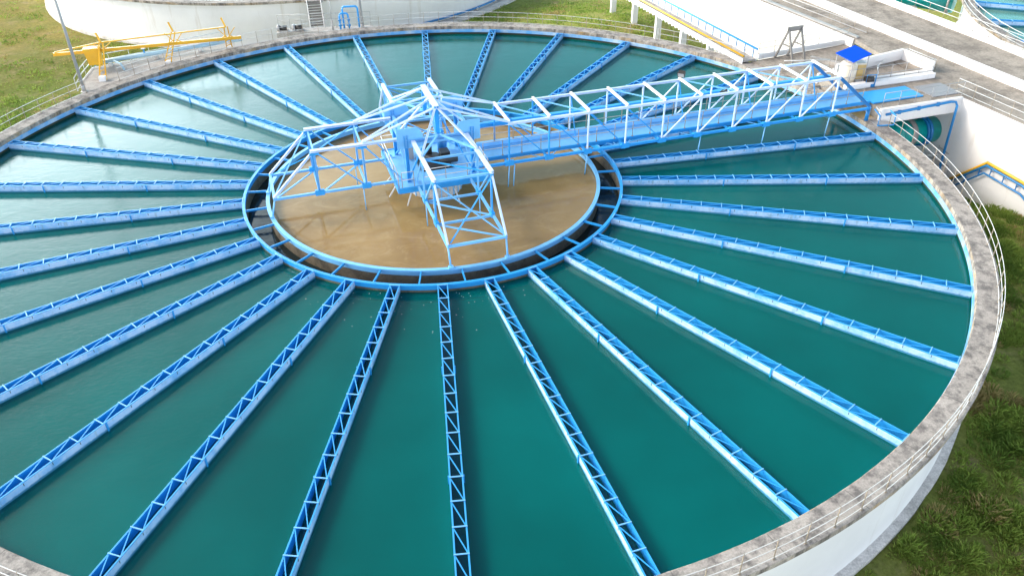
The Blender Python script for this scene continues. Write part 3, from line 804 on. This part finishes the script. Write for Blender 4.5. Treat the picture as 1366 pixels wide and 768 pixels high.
# ------------------------------------------------------------------ raised walkway on columns, right rear
def raised_walkway():
    a = Vector((26.15, 17.0, .5)); b = Vector((19.6, 43.0, .5)); d = (b-a); n_ = d.normalized(); sd = Vector((n_.y, -n_.x, 0))   # sd points right (+x)
    t = thing('raised_walkway', 'white raised walkway on square columns climbing away over the grass bank', 'walkway', (23.4, 29, -2))
    MB().beam(a, b, 1.25, .16).build('deck', M['slab'], t)
    for s_ in (-1, 1): MB().beam(a+sd*s_*.66, b+sd*s_*.66, .07, .42).build('edge_beam', M['white'], t)
    mb = MB(); n = 44
    for i in range(n): p = a+d*((i+.5)/n)-sd*.72; mb.beam(p-n_*.1+Vector((0,0,-.24)), p+n_*.1+Vector((0,0,-.24)), .06, .1)
    mb.build('brackets', M['white'], t)
    MB().tube([a-sd*.62+Vector((0,0,.42)), b-sd*.62+Vector((0,0,.42))], .085, 8).build('yellow_pipe', M['yellow'], t)
    MB().tube([a+sd*.62+Vector((0,0,.85)), b+sd*.62+Vector((0,0,.85))], .08, 8).build('blue_handrail', M['blue'], t)
    for i in range(22):
        p = a+d*((i+.4)/22)+sd*.62
        MB().beam(p, p+Vector((0,0,.82)), .06, .06).build('rail_post', M['blue_deep'], t)
    for s_ in (.165, .215, .385, .56, .74, .92):
        p = a+d*s_
        MB().box(p.x-.27, p.x+.27, p.y-.27, p.y+.27, -5, .25).build('column', M['white'], t)
raised_walkway()

# ------------------------------------------------------------------ decks on the right
ZD = 1.1
wR0, wR1 = Vector((29.5, 41.0, 0)), Vector((36.09, 19.37, 0))
w20, w21 = Vector((37.25, 7.9, 0)), Vector((41.2, -6.8, 0))
def decks():
    far = (30.0+2.4, 41+16)
    k_out = [(47.3, 12.2), (41.5, 36.5)]
    # deck top: one sheet
    pts = [(wR1.x, wR1.y), (29.5, 41.0), (26.0, 52.5), (38.6, 50), (44.2, 30.2), (47.0, 13.0), (52.5, -6.8), (w21.x, w21.y), (w20.x, w20.y), (36.9, 9.2)]
    struct(MB().prism(pts[::-1], ZD-.35, ZD), 'road', M['deck'])
    # retaining walls under it
    tag(MB().plate([(wR1.x, wR1.y, -5.6), (26.0, 52.5, -5.6), (26.0, 52.5, ZD-.01), (wR1.x, wR1.y, ZD-.01)], .3).build('retaining_wall', M['white']),
        'long sunlit white retaining wall behind the A-shaped frame and raised walkway', 'wall')
    tag(MB().plate([(w21.x, w21.y, -6.5), (w20.x-.4, w20.y+1.5, -6.5), (w20.x-.4, w20.y+1.5, ZD-.01), (w21.x, w21.y, ZD-.01)], .3).build('retaining_wall', M['white']),
        'white retaining wall on the right, behind the teal pipe and stair rails', 'wall')
    # kerbs
    def kerb(lab, p, q, w, z1):
        p = Vector(p); q = Vector(q); tag(MB().beam(p+Vector((0,0,(ZD+z1)/2)), q+Vector((0,0,(ZD+z1)/2)), w, z1-ZD-.01).build('kerb_wall', M['white']), lab, 'kerb wall', 'white kerb walls along the deck')
    kerb('wide white kerb wall running between the two grey road strips', (33.0, 47.8, 0), (47.5, -11.0+.4, 0), 1.15, ZD+.28)
    kerb('white kerb wall at the outer edge of the deck, beneath a railing', (40.4, 44.8, 0), (52.2, -6.2, 0), 1.0, ZD+.25)
    # lower platform round to the coping, at coping level
    pp = [tuple(pol(31.36, rad(a)).xy) for a in (21, 23, 25, 27, 29, 31, 33)] + [(36.0, 20.3), (36.0, 12.0)]
    tag(MB().prism(pp, -.3, .38).build('platform', M['deck']), 'grey concrete platform below the A-shaped frame, level with the coping', 'platform')
    # upper platform slab (bridge landing) with white front beam
    P4 = [bxy(31.4, -1.75), bxy(38.3, -1.75), bxy(38.3, 7.2), bxy(32.6, 5.6), bxy(31.4, 5.4)]
    lp = thing('landing', 'white-edged landing carrying the bridge walkway across to the deck', 'landing', tuple(bxy(34, 0, .2)))
    MB().prism([(q.x, q.y) for q in P4], .12, ZD+.006).build('landing_slab', M['deck'], lp)
    P5 = [bxy(31.2, -1.98), bxy(38.1, -1.98), bxy(38.1, -1.76), bxy(31.2, -1.76)]
    MB().prism([(q.x, q.y) for q in P5], .08, ZD+.08).build('front_beam', M['white'], lp)
    P6 = [bxy(31.36, 5.42), bxy(32.6, 5.62), bxy(36.4, 7.3), bxy(36.4, 7.45), bxy(32.5, 5.78), bxy(31.3, 5.56)]
    MB().prism([(q.x, q.y) for q in P6], .12, ZD+.05).build('back_face', M['white'], lp)
    q = [bxy(31.35, -.85), bxy(35.6, -.85), bxy(35.6, 1.1), bxy(31.35, 1.1)]
    tag(MB().prism([(v.x, v.y) for v in q], ZD+.03, ZD+.12).build('walkway_plate', M['blue']), 'bright blue steel plate at the deck end of the bridge walkway', 'plate')
    q = [bxy(36.2, -1.2), bxy(38.6, -1.2), bxy(38.6, .9), bxy(36.2, .9)]
    tag(MB().prism([(v.x, v.y) for v in q], ZD+.012, ZD+.06).build('floor_grating', M['grating']), 'grey steel floor grating beyond the blue walkway plate', 'grating')
    k = thing('low_wall', 'low white wall beside the blue walkway plate', 'wall', tuple(bxy(35, 2, ZD)))
    MB().beam(bxy(31.2, 2.1, ZD+.2), bxy(39.0, 2.1, ZD+.2), .42, .37).build('wall_body', M['white'], k)
    # white-walled channel box behind it
    ch = thing('channel_box', 'white open channel box behind the low wall and beige tank', 'channel', tuple(bxy(35.5, 4, ZD)))
    for a, b in ((bxy(32.4, 4.9), bxy(39.5, 6.2)), (bxy(39.5, 6.1), bxy(39.7, 3.0))):
        MB().beam(a+Vector((0,0,ZD+.42)), b+Vector((0,0,ZD+.42)), .18, .82).build('side_wall', M['white'], ch)
    MB().beam(bxy(32.6, 2.9, ZD+.16), bxy(39.4, 2.9, ZD+.16), .25, .28).build('side_wall', M['white'], ch)
    # rails
    rail_thing('thin rail along the near edge of the landing by the blue plate', [bxy(31.6, -1.5, ZD+.01), bxy(38.4, -1.5, ZD+.01)], 1.25, (1.0, .5), r=.022, name='deck_rail', mat='steel_grey', pmat='steel_grey')
    rail_thing('thin rail along the low white wall and channel box', [bxy(31.6, 2.5, ZD+.01), bxy(39.2, 2.5, ZD+.01)], 1.35, (1.25, .65), h=1.27, r=.022, name='deck_rail', mat='steel_grey', pmat='steel_grey')
    rail_thing('short rail across the far end of the white channel box', [bxy(39.95, 6.1, ZD), bxy(40.15, 3.2, ZD)], 1.4, (1.3, .8), h=1.32, r=.024, name='deck_rail', pmat='post')
    d = (w21-w20).normalized()
    rail_thing('pale grey rail along the deck edge above the right retaining wall', [w20+d*1.0+Vector((.35,.1,ZD)), w21+Vector((.35,.1,ZD))], 1.5, mat='rail', r=.018, name='deck_rail')
    d = (wR1-wR0).normalized(); nx = Vector((-d.y, d.x, 0))
    rail_thing('white rail along the road edge above the long retaining wall', [wR0+nx*1.7+Vector((0,0,ZD)), wR1+nx*1.9+d*-.6+Vector((0,0,ZD))], 1.6, r=.036, name='deck_rail')
    rail_thing('rail on the outer white kerb in front of the far right tank', [(40.6, 44.8, ZD+.252), (52.4, -6.2, ZD+.252)], 1.75, r=.025, name='deck_rail')
    mb = MB(); 
    MBk = MB().beam(wR0+nx*.35+Vector((0,0,ZD+.08)), wR1+nx*.35+Vector((0,0,ZD+.08)), .3, .14)
    tag(MBk.build('kerb', M['steel_grey']), 'low grey kerb along the top of the long retaining wall', 'kerb')
    # low wall + rail at rear of platform
    a, b = Vector((27.1, 17.6, .38)), Vector((36.0, 20.45, .38))
    k = thing('parapet', 'low white parapet with thin rail behind the A-shaped frame', 'parapet', tuple((a+b)/2))
    MB().beam(a+Vector((0,0,.2)), b+Vector((0,0,.2)), .2, .42).build('parapet_wall', M['white'], k)
    rail_thing(None, [a+Vector((0,0,.41)), b+Vector((0,0,.41))], 1.5, (.9, .45), h=.92, r=.025, parent=k, name='handrail', mat='steel_grey')
    rail_thing('pair of white rails on the platform beside the bridge end', [(27.9, 14.4, .38), (31.6, 14.2, .38)], 1.8, (.9, .45), h=.92, r=.04, name='platform_rail', mat='rail')
    # A-shaped frame
    t = thing('lifting_frame', 'grey A-shaped steel lifting frame on the platform by the long wall', 'lifting frame', (29.7, 16.9, .38))
    ap = []
    for (f0, f1) in (((28.6, 17.75), (29.35, 15.85)), ((29.75, 18.05), (30.5, 16.15))):
        top = Vector(((f0[0]+f1[0])/2, (f0[1]+f1[1])/2  , 2.98)); ap.append(top)
        for f in (f0, f1): MB().beam((f[0], f[1], .38), top, .13, .13).build('leg', M['frame_grey'], t)
        q0 = Vector((f0[0], f0[1], .38)).lerp(top, .5); q1 = Vector((f1[0], f1[1], .38)).lerp(top, .5)
        MB().beam(q0, q1, .09, .09).build('brace', M['frame_grey'], t)
    dd = (ap[1]-ap[0]).normalized()
    MB().ibeam(ap[0]-dd*.15, ap[1]+dd*.15, .2, .34).build('top_beam', M['frame_grey'], t)
    # canopy, beige tank, drive
    t = thing('sun_canopy', 'square royal blue canopy on thin posts above the beige tank', 'canopy', (31.6, 11, ZD))
    cz = 3.15; cp = [(29.95, 10.5), (32.1, 11.95), (32.45, 9.95), (30.35, 8.45)]
    MB().prism([cp[0], cp[3], cp[2], cp[1]], cz-.06, cz).build('canopy_sheet', M['canopy'], t)
    for q in cp:
        qq = Vector((q[0], q[1], 0)).lerp(Vector((31.2, 10.2, 0)), .12); MB().cyl((qq.x, qq.y, ZD), (qq.x, qq.y, cz-.07), .035, n=8).build('post', M['steel_grey'], t)
    t = thing('dosing_tank', 'round beige dosing tank beneath the blue canopy', 'tank', (30.65, 9.55, ZD))
    MB().cyl((30.75, 9.7, ZD), (30.75, 9.7, ZD+1.45), .6, n=24).cyl((30.75, 9.7, ZD+1.45), (30.75, 9.7, ZD+1.65), .6, .42, n=24).build('tank_body', M['beige'], t)
    MB().cyl((30.75, 9.7, ZD+1.65), (30.75, 9.7, ZD+1.7), .2, n=16).build('lid', M['beige'], t)
    t = thing('panel_box', 'yellowed cream control box next to the round beige tank', 'control box', (31.5, 10.0, ZD))
    MB().box(31.4, 32.1, 9.65, 10.4, ZD, ZD+1.45).build('box_body', M['beige'], t)
    MB().box(31.45, 32.05, 9.6, 9.645, ZD+.1, ZD+1.35).build('door', M['yellowed'], t)
    t = thing('winch', 'blue and dark winch machinery below the canopy edge', 'winch', (32.1, 8.9, ZD))
    MB().box(31.7, 32.5, 8.6, 9.2, ZD, ZD+.25).build('base', M['blue_deep'], t)
    MB().cyl((31.8, 8.9, ZD+.5), (32.4, 8.9, ZD+.5), .24, n=16).build('drum', M['dark'], t)
    MB().tube([(31.75, 8.6, ZD+.25), (31.75, 8.6, ZD+.95), (32.45, 8.6, ZD+.95), (32.45, 8.6, ZD+.25)], .04, 8).build('hoop', M['blue'], t)
    t = thing('hose', 'white hose looping across the deck from the blue canopy', 'hose', tuple(bxy(34, 5.2, ZD+.05)))
    hp = [(32.6, 9.3, .06), (33.3, 9.9, .5), (33.9, 11.2, .62), (35.2, 12.9, .3), (36.8, 14.6, .05), (38.2, 15.9, .05), (39.3, 16.2, .05)]
    path = []
    for i in range(len(hp)-1):
        for q in range(6): f = q/6; path.append(Vector(hp[i]).lerp(Vector(hp[i+1]), f)+Vector((0, 0, ZD)))
    MB().tube(path, .04, 6).build('hose_run', M['rail'], t)
    t = thing('curb_beam', 'short white concrete beam lying beside the blue canopy', 'beam', (32.6, 15.6, .38))
    MB().beam((31.3, 16.9, .52), (33.6, 14.4, .52), .4, .28).build('beam_body', M['slab'], t)
    # small blue pipe along the beam and down
    t = thing('water_pipe', 'thin blue water pipe along the white landing beam and down the wall', 'pipe', tuple(bxy(35, -2.05, .9)))
    e0 = bxy(31.6, -2.07, .78); e1 = bxy(37.0, -2.07, 1.0)
    MB().tube([e0, e1, e1+Vector((.3, -.1, .02)), e1+Vector((.38, -.25, -.2)), e1+Vector((.1, -.9, -5.2))], .09, 8).build('pipe_run', M['blue_deep'], t)
    mb = MB()
    for s_ in (.2, .5, .8): q = e0.lerp(e1, s_); mb.beam(q+Vector((0,0,-.14)), q+Vector((0,0,.14)), .1, .22)
    mb.build('clips', M['blue_deep'], t)
    # bridge-end side ladder loops
    t = thing('step_platform', 'small blue-railed step platform beside the bridge end post', 'step platform', tuple(bxy(31.3, -1.9, Z_COP)))
    c = [bxy(30.55, -2.0), bxy(31.7, -2.25), bxy(31.6, -2.95), bxy(30.5, -2.7)]
    MB().tube([c[0]+Vector((0,0,1.3)), c[3]+Vector((0,0,1.1)), c[3]+Vector((0,0,.38)), c[2]+Vector((0,0,.38)), c[2]+Vector((0,0,1.05)), c[1]+Vector((0,0,1.15))], .05, 8).build('blue_rail', M['blue'], t)
    MB().tube([c[0]+Vector((.1,.05,1.42)), c[3]+Vector((.12,.05,1.2)), c[3]+Vector((.12,.05,.4))], .04, 8).build('white_rail', M['rail'], t)
    MB().prism([(v.x, v.y) for v in c], .33, .39).build('tread', M['steel_grey'], t)
    # teal pipe under the landing
    t = thing('inlet_pipe', 'large teal pipe with blue flange passing under the white landing', 'pipe', (34, 7.1, -2.2))
    a = Vector((37.5, 7.6, -1.95)); b = Vector((30.9, 6.25, -1.95)); dd = (b-a).normalized(); r = .98
    MB().cyl(a, b, r, n=40).build('pipe_run', M['teal'], t)
    MB().cyl(a+dd*1.1, a+dd*1.32, r+.17, n=40).cyl(a+dd*1.36, a+dd*1.55, r+.14, n=40).build('flange', M['blue_deep'], t)
    MB().cyl(a+dd*2.35, a+dd*2.75, r+.06, n=40).build('coupling', M['steel_grey'], t)
    MB().cyl(a+dd*3.3, a+dd*3.45, r+.05, n=40).build('band', M['teal'], t)
    q = a+dd*2.2
    MB().box(q.x-.3, q.x+.3, q.y-1, q.y+1, -6.4, -3.0).build('saddle', M['footing'], t)
    MB().box(35.0, 37.3, 3.2, 5.8, -6.4, -3.9)
    tag(MB().box(34.6, 37.4, 4.6, 6.2, -6.4, -3.6).build('valve_plinth', M['slab']), 'grey concrete plinth at the foot of the teal pipe', 'plinth')
    rail_thing('short grey rail on the plinth beside the teal pipe', [(34.7, 4.7, -3.6), (37.2, 4.7, -3.6), (37.2, 6.0, -3.6)], .8, (.9, .5), r=.03, name='plinth_rail', mat='steel_grey', pmat='steel_grey')
    # stair with yellow / blue rails in front of the right wall
    t = thing('wall_stair', 'concrete stair with yellow and blue handrails against the right white wall', 'stairs', (38.6, 1, -4.5))
    off = Vector((-.3, -.08, 0))
    tops = [Vector((37.2, 6.0, -5.6)), Vector((38.4, 2.12, -2.25)), Vector((39.2, -.86, -2.4)), Vector((40.4, -5.2, -4.6))]
    tops[0] = Vector((37.71, 4.66, -4.85))
    MB().tube([q+Vector((0,0,.05)) for q in tops], .10, 8).build('yellow_handrail', M['yellow'], t)
    MB().tube([q+Vector((0,0,-.16)) for q in tops], .09, 8).build('blue_handrail', M['blue_deep'], t)
    MB().tube([q+Vector((0,0,-.75)) for q in tops], .07, 8).build('blue_midrail', M['blue_deep'], t)
    for i, (s0, s1) in enumerate(((0, 1), (1, 2), (2, 3))):
        for s_ in (.15, .5, .85):
            q = tops[s0].lerp(tops[s1], s_)
            MB().beam(q+Vector((.0,.0,-.8)), q+Vector((0,0,-.1)), .06, .06).build('bracket', M['blue_deep'], t)
            MB().beam(q+Vector((.0,.0,-.45)), q+Vector((.32,.09,-.45)), .05, .05).build('bracket', M['blue_deep'], t)
decks()

# ------------------------------------------------------------------ far right tank and its pipe
DC = (81.5, 18.0)
make_tank('round tank at the far right corner behind the deck railing', DC, rad(130), rad(230), 140)
struct(MB().annulus(11, 30.3, Z_WAT, 140, DC, rad(125), rad(235)), 'water', M['water'])
for k, az in enumerate((140, 152, 164, 176, 188)):
    o = dup(proto); o.location = (DC[0], DC[1], 0); o.rotation_euler.z = rad(az)
    o['group'] = 'launders of the far right tank'
    o['label'] = 'launder in the far right corner tank, ' + ORD[k] + ' from the top edge of the picture'
rail_thing('white double rail on the coping of the far right tank', arc(31.2, 140, 215, Z_COP, 60, DC), 1.5, r=.028, name='guard_rail', group='guard rails on the tank coping')
t = thing('inlet_pipe', 'dark teal pipe with flanged end lying behind the outer kerb', 'pipe', (51, 36, -.4))
a, b = Vector((47.0, 40.5, -.6)), Vector((53.9, 33.7, -.6)); dd = (b-a).normalized()
MB().cyl(a, b, .95, n=32).build('pipe_run', M['teal'], t)
MB().cyl(b-dd*.5, b-dd*.3, 1.12, n=32).build('flange', M['steel_grey'], t)
MB().cyl(a+dd*3.0, a+dd*3.2, 1.05, n=32).build('band', M['blue_deep'], t)
MB().box(50.2, 51.2, 35.6, 37.0, -6, -1.3).build('saddle', M['footing'], t)

# ------------------------------------------------------------------ vegetation
def weeds(name, label, boxes, count, seed, hmin, hmax, rclump, blades, bw_, dens):
    rnd = random.Random(seed); mb = MB(); n = 0
    while n < count:
        x0, x1, y0, y1 = rnd.choice(boxes); x = rnd.uniform(x0, x1); y = rnd.uniform(y0, y1)
        d = math.hypot(x, y)
        if d < 31.55: continue
        if math.hypot(x-BC[0], y-BC[1]) < 31.8: continue
        if x > 37.2+(7.9-y)*.27-.5 and y < 12: continue
        nv = noise.noise((x*.22, y*.22, 7.0))+.5*noise.noise((x*.7, y*.7, 1.0))
        if nv < dens and rnd.random() > .22: continue
        n += 1
        dry = noise.noise((x*.3+20, y*.3, 4))
        mi = 2 if (dry > .42 or rnd.random() < .04) else (0 if noise.noise((x*.5, y*.5, 9)) > -.12 else 1)
        s = rnd.uniform(.6, 1.35); rc = rclump*s; h = rnd.uniform(hmin, hmax)*s; gz = ground_z(x, y)
        for _ in range(int(blades*s)):
            a = rnd.uniform(0, 2*PI); rr = rc*math.sqrt(rnd.random()); px = x+rr*math.cos(a); py = y+rr*math.sin(a)
            if math.hypot(px, py) < 31.46: continue
            hh = h*(1-.55*(rr/rc)**2)*rnd.uniform(.55, 1.1); lean = rnd.uniform(.3, 1.25)*hh; la = a+rnd.uniform(-1.1, 1.1)
            tx, ty = px+lean*math.cos(la), py+lean*math.sin(la); w = bw_*rnd.uniform(.6, 1.4); wa = rnd.uniform(0, 2*PI)
            wx, wy = w*math.cos(wa), w*math.sin(wa); b = len(mb.v)
            mx, my = (px*.55+tx*.45), (py*.55+ty*.45)
            mb.v += [(px-wx*.3, py-wy*.3, gz-.05), (px+wx*.3, py+wy*.3, gz-.05), (mx+wx, my+wy, gz+hh*.65), (tx, ty, gz+hh), (mx-wx, my-wy, gz+hh*.62)]
            mb.cur = mi; mb.face((b, b+1, b+2, b+3, b+4))
    o = mb.build(name, [M['weed_green'], M['weed_dark'], M['weed_dry']])
    tag(o, label, 'weeds', kind='stuff')
weeds('weeds', 'wild green weeds and dry tufts growing beside the near right tank wall', [(12, 40, -40, -20), (22, 40, -22, 4)], 2300, 3, .12, .42, .5, 85, .028, -.06)
weeds('leafy_weeds', 'taller leafy green weed patches scattered over the near right grass', [(14, 38, -38, -20), (24, 40, -22, 0)], 420, 8, .2, .42, .6, 130, .024, .0)
weeds('grass_tufts', 'green and yellow grass tufts on the left field and far bank', [(-62, -27, 16, 75), (-45, -30, 0, 30), (4, 26, 24, 52)], 2600, 5, .08, .24, .8, 16, .06, -.1)

rnd = random.Random(11); mb = MB()
for _ in range(60):
    a = rad(rnd.choice((rnd.gauss(-84, 7), rnd.gauss(-104, 6), rnd.uniform(-130, -50)))); r = 11.7+abs(rnd.gauss(0, 1.5)); q = rnd.uniform(.01, .03)
    if r > 18: continue
    p = pol(r, a); n0 = len(mb.v); mb.v += [(p.x+q*math.cos(2*PI*i/6), p.y+q*math.sin(2*PI*i/6), Z_WAT+.006) for i in range(6)]; mb.face(range(n0, n0+6))
tag(mb.build('foam_specks', M['rail']), 'scattered white foam specks floating by the near side of the ring', 'foam', kind='stuff')
# ------------------------------------------------------------------ light, sky, camera
SUN_AZ, SUN_EL = rad(168), rad(32)
sd = Vector((math.cos(SUN_AZ)*math.cos(SUN_EL), math.sin(SUN_AZ)*math.cos(SUN_EL), math.sin(SUN_EL)))
L = bpy.data.lights.new('sun', 'SUN'); L.energy = 2.2; L.angle = rad(14); L.color = (1, .92, .80)
lo = bpy.data.objects.new('sun', L); C.objects.link(lo); lo.rotation_euler = sd.to_track_quat('Z', 'Y').to_euler(); lo.location = (-60, 20, 60)
HAZE, GLOW = 46.0, 88.0
W = bpy.data.worlds.new('World'); bpy.context.scene.world = W; W.use_nodes = True
nt = W.node_tree; bg = nt.nodes['Background']
sk = nt.nodes.new('ShaderNodeTexSky'); sk.sky_type = 'NISHITA'; sk.sun_disc = False
sk.sun_elevation = SUN_EL; sk.sun_rotation = math.atan2(sd.x, sd.y)
sk.air_density = 1.0; sk.dust_density = 8.0; sk.ozone_density = 1.0; sk.altitude = 50
# thin bright cloud: a pale hazy band low in the sky, brightest around the veiled sun
def mth(op, a, b=None, c=None):
    n = nt.nodes.new('ShaderNodeMath'); n.operation = op
    for i, v in enumerate((a, b, c)):
        if v is None: continue
        if isinstance(v, (int, float)): n.inputs[i].default_value = v
        else: nt.links.new(v, n.inputs[i])
    return n.outputs[0]
dirn = nt.nodes.new('ShaderNodeTexCoord').outputs['Generated']
sx = nt.nodes.new('ShaderNodeSeparateXYZ'); nt.links.new(dirn, sx.inputs[0])
band = mth('POWER', 2.718, mth('MULTIPLY', mth('MAXIMUM', sx.outputs[2], 0.0), -6.0))
dp = nt.nodes.new('ShaderNodeVectorMath'); dp.operation = 'DOT_PRODUCT'; nt.links.new(dirn, dp.inputs[0])
GA, GE = rad(118), rad(10)
dp.inputs[1].default_value = (math.cos(GA)*math.cos(GE), math.sin(GA)*math.cos(GE), math.sin(GE))
glow = mth('POWER', mth('MAXIMUM', dp.outputs['Value'], 0.0), 25)
cl = nt.nodes.new('ShaderNodeTexNoise'); cl.inputs['Scale'].default_value = 3; cl.inputs['Detail'].default_value = 6
mpc = nt.nodes.new('ShaderNodeMapping'); mpc.inputs['Scale'].default_value = (1, 1, 3); nt.links.new(dirn, mpc.inputs[0]); nt.links.new(mpc.outputs[0], cl.inputs['Vector'])
var = mth('MULTIPLY_ADD', cl.outputs['Fac'], .8, .6)
def tint(col, amount):
    n = nt.nodes.new('ShaderNodeVectorMath'); n.operation = 'SCALE'; n.inputs[0].default_value = col
    nt.links.new(mth('MULTIPLY', amount, var), n.inputs['Scale']); return n
hz = nt.nodes.new('ShaderNodeVectorMath'); hz.operation = 'ADD'
north = mth('MULTIPLY_ADD', sx.outputs[1], .8, .4); north.node.use_clamp = True      # bluer air to the north, milky cloud to the south
south = mth('SUBTRACT', 1.0, north)
h0 = nt.nodes.new('ShaderNodeVectorMath'); h0.operation = 'ADD'
hb = mth('MULTIPLY', band, HAZE)
nt.links.new(tint((.36, .94, 1.18), mth('MULTIPLY', hb, north)).outputs[0], h0.inputs[0])
nt.links.new(tint((.92, .97, 1.05), mth('MULTIPLY', hb, south)).outputs[0], h0.inputs[1])
nt.links.new(h0.outputs[0], hz.inputs[0])
nt.links.new(tint((.90, 1, 1.03), mth('MULTIPLY', glow, GLOW)).outputs[0], hz.inputs[1])
ad = nt.nodes.new('ShaderNodeVectorMath'); ad.operation = 'ADD'
nt.links.new(sk.outputs[0], ad.inputs[0]); nt.links.new(hz.outputs[0], ad.inputs[1])
nt.links.new(ad.outputs[0], bg.inputs[0]); bg.inputs[1].default_value = .15

h, d0, pitch, yaw, roll, f = 0.773603302, 1.51573169, 0.606929829, 0.103631086, -0.0101096047, 1082.8772
S = 30.0
fw = Vector((math.sin(yaw)*math.cos(pitch), math.cos(yaw)*math.cos(pitch), -math.sin(pitch)))
r_ = fw.cross(Vector((0,0,1))).normalized(); u_ = r_.cross(fw)
r2 = r_*math.cos(roll)+u_*math.sin(roll); u2 = -r_*math.sin(roll)+u_*math.cos(roll)
cam = bpy.data.cameras.new('camera'); cam.sensor_width = 36; cam.lens = 36*f/1366; cam.clip_start = .5; cam.clip_end = 3000
co = bpy.data.objects.new('camera', cam); C.objects.link(co)
m = Matrix((r2, u2, -fw)).transposed().to_4x4(); m.translation = Vector((0, -d0*S, h*S)); co.matrix_world = m
sc = bpy.context.scene; sc.camera = co
for o in LOCALS:
    if '_local' in o: del o['_local']
for o in C.objects:
    if '_local' in o: del o['_local']
sc.view_settings.view_transform = 'Standard'; sc.view_settings.look = 'None'; sc.view_settings.exposure = .22; sc.view_settings.gamma = 1
